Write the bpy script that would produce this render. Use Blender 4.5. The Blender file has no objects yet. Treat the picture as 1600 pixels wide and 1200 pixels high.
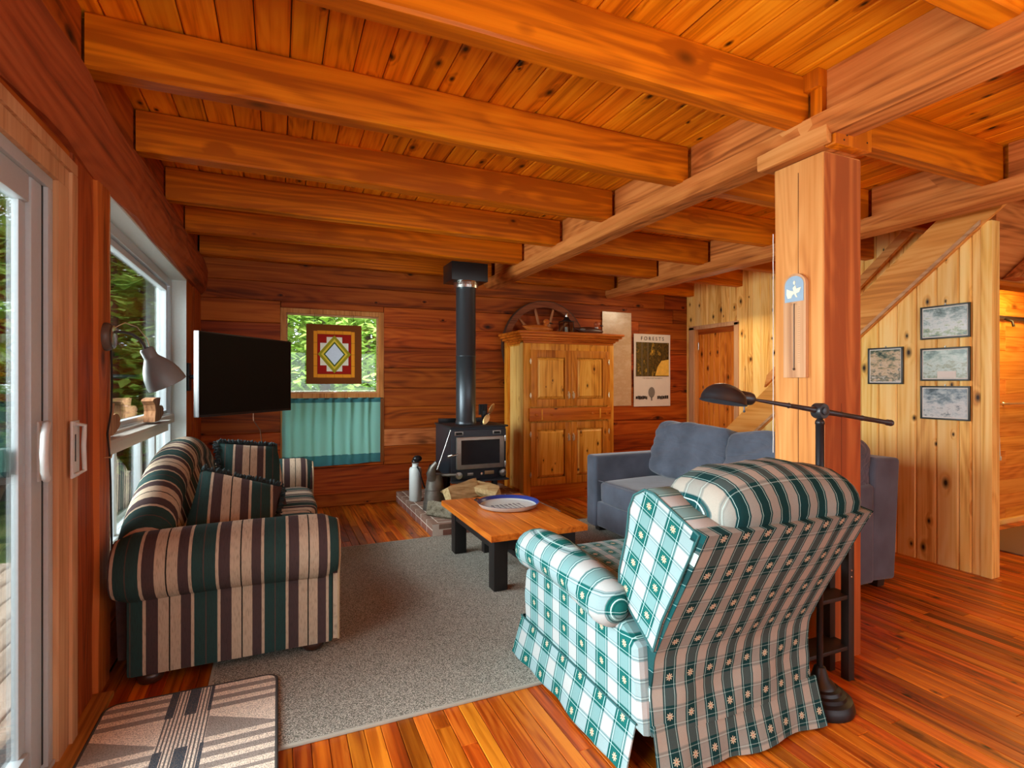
import bpy, bmesh, math, random
from mathutils import Vector, Matrix, noise
random.seed(7)
R = math.radians
sc = bpy.context.scene
col = sc.collection

# ------------------------------------------------------------------ camera
cam_d = bpy.data.cameras.new('camera'); cam = bpy.data.objects.new('camera', cam_d); col.objects.link(cam)
cam.location = (0, 0, 1.35)
cam.rotation_euler = (R(90), 0, -R(23.66))
cam_d.sensor_width = 36; cam_d.lens = 833 / 1600 * 36; cam_d.clip_start = 0.05; cam_d.clip_end = 300
cam_d.shift_y = -2 / 1600
sc.camera = cam
# ------------------------------------------------------------------ exposure, world
sc.view_settings.view_transform = 'Standard'; sc.view_settings.look = 'None'
sc.view_settings.exposure = 0.90; sc.view_settings.gamma = 1
sc.view_settings.use_curve_mapping = False
sc.cycles.use_denoising = True
sc.cycles.max_bounces = 8; sc.cycles.diffuse_bounces = 5; sc.cycles.glossy_bounces = 3
sc.cycles.transmission_bounces = 6; sc.cycles.transparent_max_bounces = 8
sc.cycles.sample_clamp_indirect = 4.0
sc.cycles.caustics_reflective = False; sc.cycles.caustics_refractive = False
w = bpy.data.worlds.new('overcast_sky'); sc.world = w; w.use_nodes = True
nt = w.node_tree; nt.nodes.clear()
wo = nt.nodes.new('ShaderNodeOutputWorld'); bg = nt.nodes.new('ShaderNodeBackground')
bg.inputs['Color'].default_value = (0.90, 0.97, 1.0, 1); bg.inputs['Strength'].default_value = 2.2
nt.links.new(bg.outputs[0], wo.inputs[0])

def area(name, loc, rot, sx, sy, power, colr):
    l = bpy.data.lights.new(name, 'AREA'); l.shape = 'RECTANGLE'; l.size = sx; l.size_y = sy
    l.energy = power; l.color = colr
    o = bpy.data.objects.new(name, l); o.location = loc; o.rotation_euler = rot; col.objects.link(o); return o
# lights out of frame: two uplights added behind the camera to brighten the ceiling, one lamp in the hall beyond the stairs,
# one light added over the stairs for the pine door wall; daylight panels outside the glass
area('fill_uplight_rear', (1.3, -1.3, 1.15), (R(180), 0, 0), 2.6, 1.4, 80, (1.0, 0.92, 0.80))
area('fill_uplight_right', (5.0, -0.9, 1.2), (R(180), 0, 0), 2.0, 1.0, 8, (1.0, 0.90, 0.76))
area('hall_lamp', (6.1, 2.36, 2.3), (R(12), 0, 0), 0.8, 0.25, 14, (1.0, 0.62, 0.18))
area('daylight_door', (-2.3, 0.9, 1.9), (0, R(-76), 0), 2.4, 3.0, 235, (0.92, 0.97, 1.0))
area('daylight_window', (-2.5, 4.2, 2.2), (0, R(-74), 0), 2.4, 3.2, 360, (0.92, 0.97, 1.0))
area('daylight_back', (0.6, 7.7, 3.9), (R(-48), 0, 0), 2.4, 1.6, 260, (0.94, 0.98, 1.0))
area('stair_fill_light', (4.85, 4.9, 2.44), (0, R(22), 0), 0.3, 0.6, 9, (1.0, 0.82, 0.55))

# ------------------------------------------------------------------ materials
def lin(c):
    return tuple(((v / 255) / 12.92 if v / 255 <= .04045 else ((v / 255 + .055) / 1.055) ** 2.4) for v in c) + (1,)
MC = {}
def newmat(name):
    m = bpy.data.materials.new(name); m.use_nodes = True
    n = m.node_tree; b = n.nodes['Principled BSDF']
    return m, n, b
def N(n, t, **kw):
    x = n.nodes.new(t)
    for k, v in kw.items():
        if hasattr(x, k): setattr(x, k, v)
        else: x.inputs[k.replace('_', ' ')].default_value = v
    return x
def math_(n, op, a, b=None, clamp=False):
    x = n.nodes.new('ShaderNodeMath'); x.operation = op; x.use_clamp = clamp
    for i, v in enumerate((a, b)):
        if v is None: continue
        if isinstance(v, (int, float)): x.inputs[i].default_value = v
        else: n.links.new(v, x.inputs[i])
    return x.outputs[0]
def mixc(n, f, a, b, mode='MIX'):
    x = n.nodes.new('ShaderNodeMix'); x.data_type = 'RGBA'; x.blend_type = mode
    if isinstance(f, (int, float)): x.inputs[0].default_value = f
    else: n.links.new(f, x.inputs[0])
    for i, v in ((6, a), (7, b)):
        if isinstance(v, tuple): x.inputs[i].default_value = v
        else: n.links.new(v, x.inputs[i])
    return x.outputs[2]
def ramp(n, fac, stops, interp='LINEAR'):
    x = n.nodes.new('ShaderNodeValToRGB'); x.color_ramp.interpolation = interp
    e = x.color_ramp.elements
    while len(e) < len(stops): e.new(0.5)
    for i, (p, c) in enumerate(stops): e[i].position = p; e[i].color = c if len(c) == 4 else tuple(c) + (1,)
    n.links.new(fac, x.inputs[0]); return x.outputs[0]
def bump(n, b, h, s, d=0.01):
    x = n.nodes.new('ShaderNodeBump'); x.inputs['Strength'].default_value = s; x.inputs['Distance'].default_value = d
    n.links.new(h, x.inputs['Height']); n.links.new(x.outputs[0], b.inputs['Normal'])

def plain(name, c, rough=0.5, metal=0.0, nb=0.0, nscale=60, var=0.0, coat=0.0):
    if name in MC: return MC[name]
    m, n, b = newmat(name)
    b.inputs['Roughness'].default_value = rough; b.inputs['Metallic'].default_value = metal
    if coat: b.inputs['Coat Weight'].default_value = coat
    tc = N(n, 'ShaderNodeTexCoord'); nz = N(n, 'ShaderNodeTexNoise'); nz.inputs['Scale'].default_value = nscale; nz.inputs['Detail'].default_value = 3
    n.links.new(tc.outputs['Object'], nz.inputs['Vector'])
    c0 = lin(c); v = max(var, 0.06)
    c1 = tuple(x * (1 - v) for x in c0[:3]) + (1,); c2 = tuple(min(1, x * (1 + v)) for x in c0[:3]) + (1,)
    n.links.new(mixc(n, nz.outputs[0], c1, c2), b.inputs['Base Color'])
    if nb: bump(n, b, nz.outputs[0], nb, 0.003)
    MC[name] = m; return m

def wood(name, light, mid, dark, axis='Z', knots=0.5, kscale=5.0, rough=0.5, var=0.25, grain=1.0, scale=9.0, bmp=0.25, hue=0.0, stain=0.0, coat=0.0, ks=1.0, kdk=.42, flat=None):
    """procedural timber: long grain along axis, knots, per-board tone"""
    if name in MC: return MC[name]
    m, n, b = newmat(name)
    tc = N(n, 'ShaderNodeTexCoord'); oi = N(n, 'ShaderNodeObjectInfo'); ge = N(n, 'ShaderNodeNewGeometry')
    rnd = math_(n, 'FRACT', math_(n, 'ADD', math_(n, 'MULTIPLY', oi.outputs['Random'], 7.13), math_(n, 'MULTIPLY', ge.outputs['Random Per Island'], 3.7)))
    off = N(n, 'ShaderNodeVectorMath'); off.operation = 'MULTIPLY_ADD'
    cmb = N(n, 'ShaderNodeCombineXYZ')
    for i, k in enumerate((31.0, 17.0, 23.0)): n.links.new(math_(n, 'MULTIPLY', rnd, k), cmb.inputs[i])
    ad = N(n, 'ShaderNodeVectorMath'); ad.operation = 'ADD'
    n.links.new(tc.outputs['Object'], ad.inputs[0]); n.links.new(cmb.outputs[0], ad.inputs[1])
    def mp(along, across):
        q = N(n, 'ShaderNodeMapping')
        s = [across] * 3; s['XYZ'.index(axis)] = along
        q.inputs['Scale'].default_value = s; n.links.new(ad.outputs[0], q.inputs['Vector']); return q.outputs[0]
    # knots
    vo = N(n, 'ShaderNodeTexVoronoi'); vo.inputs['Scale'].default_value = kscale; vo.inputs['Randomness'].default_value = 1
    if flat:
        vo.voronoi_dimensions = '2D'; sf_ = N(n, 'ShaderNodeSeparateXYZ'); cf_ = N(n, 'ShaderNodeCombineXYZ'); n.links.new(mp(0.55, 1.0), sf_.inputs[0])
        for i_, a_ in enumerate([a_ for a_ in 'XYZ' if a_ != flat]): n.links.new(sf_.outputs['XYZ'.index(a_)], cf_.inputs[i_])
        n.links.new(cf_.outputs[0], vo.inputs['Vector'])
    else: n.links.new(mp(0.55, 1.0), vo.inputs['Vector'])
    sep = N(n, 'ShaderNodeSeparateColor'); n.links.new(vo.outputs['Color'], sep.inputs[0])
    keep = math_(n, 'LESS_THAN', sep.outputs[0], knots)
    size = math_(n, 'MULTIPLY_ADD', sep.outputs[1], 0.10 * ks); n.nodes[-1].inputs[2].default_value = 0.05 * ks
    rr = math_(n, 'DIVIDE', vo.outputs['Distance'], size)
    kn = math_(n, 'MULTIPLY', math_(n, 'SUBTRACT', 1.2, rr, True), keep)
    halo = math_(n, 'MULTIPLY', math_(n, 'MULTIPLY', math_(n, 'SUBTRACT', 1.0, math_(n, 'MULTIPLY', rr, 0.38), True), keep), 0.55)
    # grain
    nz = N(n, 'ShaderNodeTexNoise'); nz.inputs['Scale'].default_value = scale; nz.inputs['Detail'].default_value = 5; nz.inputs['Roughness'].default_value = .62
    nz.inputs['Distortion'].default_value = 0.6
    n.links.new(mp(0.07, 1.6), nz.inputs['Vector'])
    wv = N(n, 'ShaderNodeTexNoise'); wv.inputs['Scale'].default_value = scale * 5; wv.inputs['Detail'].default_value = 3
    n.links.new(mp(0.035, 1.8), wv.inputs['Vector'])
    lo = N(n, 'ShaderNodeTexNoise'); lo.inputs['Scale'].default_value = 2.2; lo.inputs['Detail'].default_value = 3
    n.links.new(mp(0.5, 1.0), lo.inputs['Vector'])
    f = math_(n, 'ADD', math_(n, 'MULTIPLY', nz.outputs[0], 0.62 * grain), math_(n, 'MULTIPLY', wv.outputs[0], 0.38 * grain))
    cg = N(n, 'ShaderNodeTexNoise'); cg.inputs['Scale'].default_value = 4.2; cg.inputs['Detail'].default_value = 1.2
    n.links.new(mp(0.13, 1.0), cg.inputs['Vector'])
    ring_ = math_(n, 'SINE', math_(n, 'ADD', math_(n, 'MULTIPLY', cg.outputs[0], 85.0), math_(n, 'MULTIPLY', halo, 16.0)))
    f = math_(n, 'ADD', f, math_(n, 'MULTIPLY', ring_, 0.040 * grain))
    f = math_(n, 'ADD', f, math_(n, 'MULTIPLY', halo, -0.20))
    base = ramp(n, f, [(0.36, lin(dark)), (0.47, lin(mid)), (0.60, lin(light))])
    base = mixc(n, math_(n, 'MULTIPLY', lo.outputs[0], 0.45), base, lin(mid))
    if stain:
        st = N(n, 'ShaderNodeTexNoise'); st.inputs['Scale'].default_value = 3.5; st.inputs['Detail'].default_value = 6; st.inputs['Roughness'].default_value = .7
        n.links.new(mp(0.35, 1.6), st.inputs['Vector'])
        sm = math_(n, 'MULTIPLY', math_(n, 'SUBTRACT', st.outputs[0], 0.56, True), 9.0, True)
        on = math_(n, 'LESS_THAN', math_(n, 'FRACT', math_(n, 'MULTIPLY', rnd, 5.3)), stain)
        base = mixc(n, math_(n, 'MULTIPLY', math_(n, 'MULTIPLY', sm, on), 0.8), base, lin(tuple(int(v * .30) for v in mid)))
    kd = lin(tuple(int(v * kdk) for v in dark))
    base = mixc(n, math_(n, 'MULTIPLY', kn, 1.1, True), base, kd)
    hs = N(n, 'ShaderNodeHueSaturation')
    n.links.new(math_(n, 'ADD', 1 - var * .55, math_(n, 'MULTIPLY', rnd, var)), hs.inputs['Value'])
    r2 = math_(n, 'FRACT', math_(n, 'MULTIPLY', rnd, 11.7))
    n.links.new(math_(n, 'ADD', 0.5 - hue / 2, math_(n, 'MULTIPLY', r2, hue)), hs.inputs['Hue'])
    n.links.new(base, hs.inputs['Color']); n.links.new(hs.outputs[0], b.inputs['Base Color'])
    b.inputs['Roughness'].default_value = rough
    b.inputs['Specular IOR Level'].default_value = 0.22
    if coat: b.inputs['Coat Weight'].default_value = coat; b.inputs['Coat Roughness'].default_value = 0.25
    bump(n, b, math_(n, 'SUBTRACT', f, math_(n, 'MULTIPLY', kn, .4)), bmp, 0.006)
    MC[name] = m; return m

def wood3(name, *a, **k):
    return {ax: wood(name + '_' + ax, *a, axis=ax, **k) for ax in 'XYZ'}
CEIL = wood('ceiling_pine_Y', (248, 158, 30), (230, 130, 10), (166, 80, 3), axis='Y', knots=.5, kscale=5, rough=.45, var=.30, hue=.012, scale=7, ks=.75, kdk=.3, flat='Z')
JOIST = wood3('joist_timber', (240, 148, 22), (220, 120, 6), (158, 74, 2), knots=.8, kscale=3.4, rough=.5, var=.14, scale=4, ks=.8, kdk=.5, grain=.8)
BEAM = wood3('rough_beam', (220, 142, 74), (192, 112, 50), (124, 64, 22), knots=.5, kscale=3.4, rough=.7, var=.12, scale=5, bmp=.8)
LOGB = wood('back_wall_timber_X', (184, 92, 26), (152, 64, 12), (88, 32, 5), axis='X', knots=.4, kscale=3.4, rough=.6, var=.34, hue=.010, scale=4, bmp=.45, ks=.6, kdk=.4, flat='Y')
LOG = wood3('log_wall_timber', (184, 92, 26), (152, 64, 12), (88, 32, 5), knots=.7, kscale=3.4, rough=.6, var=.34, hue=.010, scale=4, bmp=.45)
PALELOG = wood('pale_log_X', (215, 138, 84), (190, 108, 56), (124, 64, 28), axis='X', knots=.8, kscale=3, rough=.7, var=.1, scale=6, bmp=.6)
POSTW = wood3('post_timber', (222, 158, 92), (204, 134, 68), (160, 90, 38), knots=.4, kscale=3.6, rough=.6, var=.05, scale=4, ks=.6)
PINE_W = wood('wall_pine_Z', (250, 212, 138), (242, 190, 102), (200, 130, 50), axis='Z', knots=.62, kscale=5.6, rough=.45, var=.18, hue=.010, scale=5, bmp=.12, ks=.95, kdk=.22, flat='X')
PINE = wood3('knotty_pine', (250, 212, 138), (242, 190, 102), (200, 130, 50), knots=1.0, kscale=5.0, rough=.45, var=.16, hue=.010, scale=5, bmp=.12, ks=1.75, kdk=.22)
CABP = wood3('cabinet_pine', (242, 176, 70), (226, 148, 44), (170, 92, 16), knots=.8, kscale=8, rough=.4, var=.08, scale=6, bmp=.1, ks=.9)
CABD = wood3('drawer_pine', (216, 122, 34), (194, 98, 20), (134, 58, 8), knots=.5, kscale=7, rough=.42, var=.05, scale=6, bmp=.1)
FLOOR = wood('floor_fir_Y', (216, 124, 34), (172, 80, 14), (92, 36, 6), axis='Y', knots=.22, flat='Z', ks=.6, kscale=6, rough=.33, var=.74, hue=.020, scale=7, bmp=.2, stain=.5, coat=.15)
HALLP = wood('hall_pine_X', (232, 160, 70), (216, 136, 48), (180, 98, 28), axis='X', knots=.5, kscale=4, rough=.5, var=.14, hue=.01)
TABLE = wood('table_pine_X', (226, 136, 50), (208, 112, 34), (160, 72, 18), axis='Y', knots=.5, kscale=5, rough=.3, var=.12, scale=7, coat=.3)
CASING = wood3('pale_casing', (206, 160, 118), (190, 140, 98), (160, 108, 70), knots=.0, rough=.5, var=.06, scale=7, bmp=.1)
DECK = wood('deck_grey_Y', (176, 160, 144), (146, 130, 114), (96, 84, 74), axis='Y', knots=.3, kscale=4, rough=.85, var=.25, scale=7, bmp=.5)
SPOKE = wood3('wheel_oak', (150, 84, 48), (122, 62, 34), (76, 34, 18), knots=0, rough=.6, var=.1)
DUCKW = wood('carved_duck_X', (222, 132, 54), (196, 104, 36), (140, 64, 20), axis='X', knots=.1, rough=.4, var=.05)
ORN = wood('ornament_wood_Z', (176, 130, 92), (150, 104, 70), (104, 66, 42), axis='Z', knots=.1, rough=.6, var=.05)
BARK = wood('log_bark_Y', (150, 146, 128), (118, 112, 94), (62, 56, 46), axis='X', knots=.1, rough=.9, var=.1, scale=14, bmp=1)
SPLIT = wood('split_wood_Y', (222, 200, 152), (200, 174, 124), (160, 128, 84), axis='X', knots=.05, rough=.85, var=.05, scale=9, bmp=.8)
WHITE = plain('white_vinyl', (176, 184, 188), .35)
OFFW = plain('white_reveal', (208, 218, 216), .5)
BLACK = plain('black_metal', (26, 27, 29), .35, .3)
STOVE = plain('stove_steel', (44, 50, 58), .42, .4, .15, 40)
PIPE = plain('stove_pipe_steel', (70, 78, 84), .34, .6)
CHROME = plain('bright_metal', (205, 205, 200), .25, 1)
NICKEL = plain('brushed_nickel', (150, 148, 142), .35, 1)
BLKWOOD = plain('black_painted_wood', (22, 20, 20), .5)
LAMPGREY = plain('grey_lamp_enamel', (112, 122, 124), .42, .0)
GUN = plain('gunmetal', (74, 76, 80), .38, .7)
LAMPBASE = plain('dark_bronze', (46, 44, 46), .36, .6)
WIRE = plain('black_cord', (24, 20, 18), .6)
BROWNMET = plain('brown_mount', (92, 74, 62), .5)
TVB = plain('tv_screen', (3, 3, 4), .5); TVB.node_tree.nodes['Principled BSDF'].inputs['Specular IOR Level'].default_value = .12
TVF = plain('tv_bezel', (18, 18, 20), .3)
TVE = plain('tv_silver_edge', (74, 76, 78), .4, .3)
PAPER = plain('paper_white', (222, 214, 204), .8, 0, .1, 12, .05)
INK = plain('black_ink', (50, 44, 40), .8)
GREYINK = plain('grey_ink', (120, 116, 108), .8)
BRICKM = plain('hearth_brick', (138, 92, 78), .9, 0, .8, 50, .3)
BRICKT = plain('hearth_brick_top', (140, 112, 96), .85, 0, .6, 40, .25)
MORTAR = plain('mortar', (232, 226, 214), .95, 0, .6, 60, .1)
CERAM = plain('white_enamel', (206, 216, 214), .3)
BLUEEN = plain('blue_enamel', (44, 62, 140), .3)
GALV = plain('galvanized_steel', (112, 108, 100), .45, .7, .3, 25, .35)
SOOT = plain('soot', (22, 19, 17), .9)
FRAMEB = plain('picture_frame_black', (40, 44, 40), .4)
BEIGE = plain('beige_paint', (196, 190, 176), .7)
STONE = plain('flower_petal', (232, 228, 196), .8)
BUN = plain('walnut_foot', (58, 30, 20), .35, 0, 0, 30, .2)
DRKWOOD = plain('dark_sofa_foot', (38, 30, 26), .5)
GREENT = plain('dark_green_plastic', (24, 70, 62), .4)

def glass(name, tint=(1, 1, 1), rough=0.0, refl=0.12):
    if name in MC: return MC[name]
    m = bpy.data.materials.new(name); m.use_nodes = True; n = m.node_tree; n.nodes.clear()
    o = N(n, 'ShaderNodeOutputMaterial'); t = N(n, 'ShaderNodeBsdfTransparent'); g = N(n, 'ShaderNodeBsdfGlossy'); mx = N(n, 'ShaderNodeMixShader')
    t.inputs[0].default_value = tint + (1,); g.inputs['Roughness'].default_value = rough
    fr = N(n, 'ShaderNodeFresnel'); fr.inputs[0].default_value = 1.5
    n.links.new(math_(n, 'MULTIPLY', fr.outputs[0], refl * 8, True), mx.inputs[0])
    n.links.new(t.outputs[0], mx.inputs[1]); n.links.new(g.outputs[0], mx.inputs[2]); n.links.new(mx.outputs[0], o.inputs[0])
    MC[name] = m; return m
GLASS = glass('window_glass', (.97, .99, .98), 0, .10)
LGLASS = glass('lantern_glass', (.75, .8, .78), 0.05, .2)
SMOKED = plain('stove_window', (30, 24, 22), .12, 0, 0, 6, .4)

def weave_bump(n, b, co, sc_=420, s=.25):
    nz = N(n, 'ShaderNodeTexNoise'); nz.inputs['Scale'].default_value = sc_; nz.inputs['Detail'].default_value = 1
    n.links.new(co, nz.inputs['Vector']); bump(n, b, nz.outputs[0], s, .002); return nz.outputs[0]

def stripes(name, axis, phase=0.0):
    """striped upholstery: repeat of 0.29 m along an object axis"""
    if name in MC: return MC[name]
    m, n, b = newmat(name); tc = N(n, 'ShaderNodeTexCoord'); sp = N(n, 'ShaderNodeSeparateXYZ'); n.links.new(tc.outputs['Object'], sp.inputs[0])
    f = math_(n, 'FRACT', math_(n, 'ADD', math_(n, 'MULTIPLY', sp.outputs['XYZ'.index(axis)], 1 / .29), phase + 20))
    cr, mr, gr, bk = lin((182, 164, 142)), lin((74, 60, 60)), lin((42, 66, 64)), lin((26, 28, 28))
    st = [(0, cr), (.137, bk), (.157, cr), (.297, mr), (.437, cr), (.478, gr), (.63, lin((84, 66, 60))), (.645, gr), (.797, cr), (.840, mr)]
    c = ramp(n, f, st, 'CONSTANT')
    wv = N(n, 'ShaderNodeTexNoise'); wv.inputs['Scale'].default_value = 260
    mpn = N(n, 'ShaderNodeMapping'); s = [.12] * 3; s['XYZ'.index(axis)] = 1.0; mpn.inputs['Scale'].default_value = s
    n.links.new(tc.outputs['Object'], mpn.inputs[0]); n.links.new(mpn.outputs[0], wv.inputs['Vector'])
    c = mixc(n, math_(n, 'MULTIPLY', math_(n, 'SUBTRACT', wv.outputs[0], .5, True), 1.6, True), c, lin((40, 40, 40)))
    n.links.new(c, b.inputs['Base Color']); b.inputs['Roughness'].default_value = .95; b.inputs['Specular IOR Level'].default_value = .1
    weave_bump(n, b, tc.outputs['Object'])
    MC[name] = m; return m
STX, STY = stripes('striped_fabric_X', 'X'), stripes('striped_fabric_Y', 'Y')

def plaid(name, au, av, pu, pv, ou=0., ov=0., rot=0., dark=False, flower=True):
    """teal check with a small flower in every teal square; au/av object axes, pu/pv repeat in metres"""
    if name in MC: return MC[name]
    m, n, b = newmat(name); tc = N(n, 'ShaderNodeTexCoord'); sp = N(n, 'ShaderNodeSeparateXYZ'); mr_ = N(n, 'ShaderNodeMapping')
    mr_.inputs['Rotation'].default_value = (R(rot), 0, 0); n.links.new(tc.outputs['Object'], mr_.inputs[0]); n.links.new(mr_.outputs[0], sp.inputs[0])
    def cell(ax, p, o):
        return math_(n, 'SUBTRACT', math_(n, 'FRACT', math_(n, 'ADD', math_(n, 'MULTIPLY', sp.outputs['XYZ'.index(ax)], 1 / p), o + 20)), .5)
    u, v = cell(au, pu, ou), cell(av, pv, ov)
    au_, av_ = math_(n, 'ABSOLUTE', u), math_(n, 'ABSOLUTE', v)
    bu, bv = math_(n, 'LESS_THAN', au_, .28), math_(n, 'LESS_THAN', av_, .28)
    white, pale, teal = lin((172, 178, 178)), lin((112, 150, 152)), lin((22, 94, 90))
    wb_ = lin((138, 164, 168))
    if dark: white, pale, teal, wb_ = lin((156, 152, 142)), lin((64, 80, 80)), lin((20, 54, 56)), lin((136, 138, 132))  # darker set: shade on the chair back put into the fabric colours
    dteal = lin((14, 70, 72))
    s_ = math_(n, 'ADD', bu, bv)
    c = mixc(n, bv, white, wb_); c = mixc(n, bu, c, pale)
    c = mixc(n, math_(n, 'MULTIPLY', bu, bv), c, teal)
    def line(a, pos, wd): return math_(n, 'LESS_THAN', math_(n, 'ABSOLUTE', math_(n, 'SUBTRACT', a, pos)), wd)
    for a, k in ((au_, 1.0), (av_, .35 if dark else .7)):
        c = mixc(n, math_(n, 'MULTIPLY', line(a, .25, .012), .8 * k), c, dteal)
        c = mixc(n, math_(n, 'MULTIPLY', line(a, .205, .009), .8 * k), c, lin((190, 232, 230)))
        c = mixc(n, math_(n, 'MULTIPLY', line(a, .285, .007), .7 * k), c, lin((70, 100, 104)))
        c = mixc(n, math_(n, 'MULTIPLY', line(a, .17, .008), .6 * k), c, dteal)
    # flower: four petals by angle
    x2 = math_(n, 'MULTIPLY', u, pu); y2 = math_(n, 'MULTIPLY', v, pv)
    rr = math_(n, 'SQRT', math_(n, 'ADD', math_(n, 'MULTIPLY', x2, x2), math_(n, 'MULTIPLY', y2, y2)))
    an = math_(n, 'ARCTAN2', y2, x2)
    pet = math_(n, 'ABSOLUTE', math_(n, 'COSINE', math_(n, 'MULTIPLY', an, 4)))
    if flower:
        fl = math_(n, 'LESS_THAN', rr, math_(n, 'ADD', math_(n, 'MULTIPLY', pet, .0100), .0040))
        c = mixc(n, math_(n, 'MULTIPLY', fl, .85), c, lin((196, 190, 164)))
        c = mixc(n, math_(n, 'LESS_THAN', rr, .0028), c, lin((170, 100, 70)))
    nz = N(n, 'ShaderNodeTexNoise'); nz.inputs['Scale'].default_value = 500; n.links.new(tc.outputs['Object'], nz.inputs['Vector'])
    c = mixc(n, .18, c, nz.outputs[0], 'OVERLAY')
    n.links.new(c, b.inputs['Base Color']); b.inputs['Roughness'].default_value = .95; b.inputs['Specular IOR Level'].default_value = .1
    bump(n, b, nz.outputs[0], .2, .002)
    MC[name] = m; return m
PL_YZ = plaid('plaid_side', 'Y', 'Z', .145, .130, .1, .2)
PL_WG = plaid('plaid_wing', 'Y', 'Z', .130, .118, .1, .2, rot=-22)
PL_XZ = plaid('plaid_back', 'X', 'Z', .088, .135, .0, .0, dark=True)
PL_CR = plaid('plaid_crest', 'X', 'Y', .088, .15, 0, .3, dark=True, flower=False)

def suede(name, c):
    m, n, b = newmat(name); tc = N(n, 'ShaderNodeTexCoord')
    nz = N(n, 'ShaderNodeTexNoise'); nz.inputs['Scale'].default_value = 5; nz.inputs['Detail'].default_value = 5; n.links.new(tc.outputs['Object'], nz.inputs['Vector'])
    c0 = lin(c)
    n.links.new(ramp(n, nz.outputs[0], [(.3, tuple(v * .72 for v in c0[:3])), (.7, tuple(v * 1.25 for v in c0[:3]))]), b.inputs['Base Color'])
    b.inputs['Roughness'].default_value = .9; b.inputs['Sheen Weight'].default_value = .35; b.inputs['Specular IOR Level'].default_value = .15
    weave_bump(n, b, tc.outputs['Object'], 300, .15); return m
BLUE = suede('slate_suede', (80, 88, 102))
def crumple(m):
    n = m.node_tree; b = n.nodes['Principled BSDF']; tc = N(n, 'ShaderNodeTexCoord')
    mp_ = N(n, 'ShaderNodeMapping'); mp_.inputs['Scale'].default_value = (1, .35, 1.3); mp_.inputs['Rotation'].default_value = (R(14), 0, 0)
    n.links.new(tc.outputs['Object'], mp_.inputs[0])
    nz = N(n, 'ShaderNodeTexNoise'); nz.inputs['Scale'].default_value = 4.2; nz.inputs['Detail'].default_value = 2.5; nz.inputs['Distortion'].default_value = 1.6
    n.links.new(mp_.outputs[0], nz.inputs['Vector'])
    rg_ = math_(n, 'ABSOLUTE', math_(n, 'SUBTRACT', nz.outputs[0], .5)); rg_ = math_(n, 'POWER', math_(n, 'MULTIPLY', rg_, 3.0), .85)
    bump(n, b, rg_, .55, .022); return m
BLUEC = crumple(suede('slate_suede_crumpled', (86, 94, 108)))
def carpet(name, c1, c2, s=170):
    m, n, b = newmat(name); tc = N(n, 'ShaderNodeTexCoord')
    mpn = N(n, 'ShaderNodeMapping'); mpn.inputs['Rotation'].default_value = (0, 0, R(45)); mpn.inputs['Scale'].default_value = (1, 1.8, 1)
    n.links.new(tc.outputs['Object'], mpn.inputs[0])
    vo = N(n, 'ShaderNodeTexVoronoi'); vo.inputs['Scale'].default_value = s; n.links.new(mpn.outputs[0], vo.inputs['Vector'])
    lo = N(n, 'ShaderNodeTexNoise'); lo.inputs['Scale'].default_value = 2.5; n.links.new(tc.outputs['Object'], lo.inputs['Vector'])
    c = ramp(n, vo.outputs['Distance'], [(.15, lin(c2)), (.6, lin(c1))])
    c = mixc(n, math_(n, 'MULTIPLY', lo.outputs[0], .25), c, lin(c1))
    n.links.new(c, b.inputs['Base Color']); b.inputs['Roughness'].default_value = 1; b.inputs['Specular IOR Level'].default_value = .05
    bump(n, b, vo.outputs['Distance'], .6, .004); return m
RUG = carpet('berber_carpet', (112, 112, 104), (232, 228, 214))
RUGEDGE = plain('rug_binding', (160, 158, 146), .9, 0, .3, 200)
MATB = plain('mat_binding', (62, 60, 58), .9)

def landscape(name, seed, cols, sc_=6.0, horiz=True):
    """a soft abstract landscape photograph"""
    m, n, b = newmat(name); tc = N(n, 'ShaderNodeTexCoord'); ad = N(n, 'ShaderNodeMapping'); ad.inputs['Location'].default_value = (seed, seed * .7, seed * .3)
    ad.inputs['Scale'].default_value = (1, 1, 2.0 if horiz else .6)
    n.links.new(tc.outputs['Object'], ad.inputs[0])
    nz = N(n, 'ShaderNodeTexNoise'); nz.inputs['Scale'].default_value = sc_ * 3.4; nz.inputs['Detail'].default_value = 9; nz.inputs['Roughness'].default_value = .72; nz.inputs['Distortion'].default_value = .15
    n.links.new(ad.outputs[0], nz.inputs['Vector'])
    k = len(cols); sz_ = N(n, 'ShaderNodeSeparateXYZ'); n.links.new(tc.outputs['Object'], sz_.inputs[0])
    c = ramp(n, math_(n, 'ADD', nz.outputs[0], math_(n, 'MULTIPLY', sz_.outputs[2], -1.1 if name.startswith('print') else 0.0)), [(.3 + .4 * i / (k - 1), lin(cc)) for i, cc in enumerate(cols)])
    n.links.new(c, b.inputs['Base Color']); b.inputs['Roughness'].default_value = .25; MC[name] = m; return m

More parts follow.
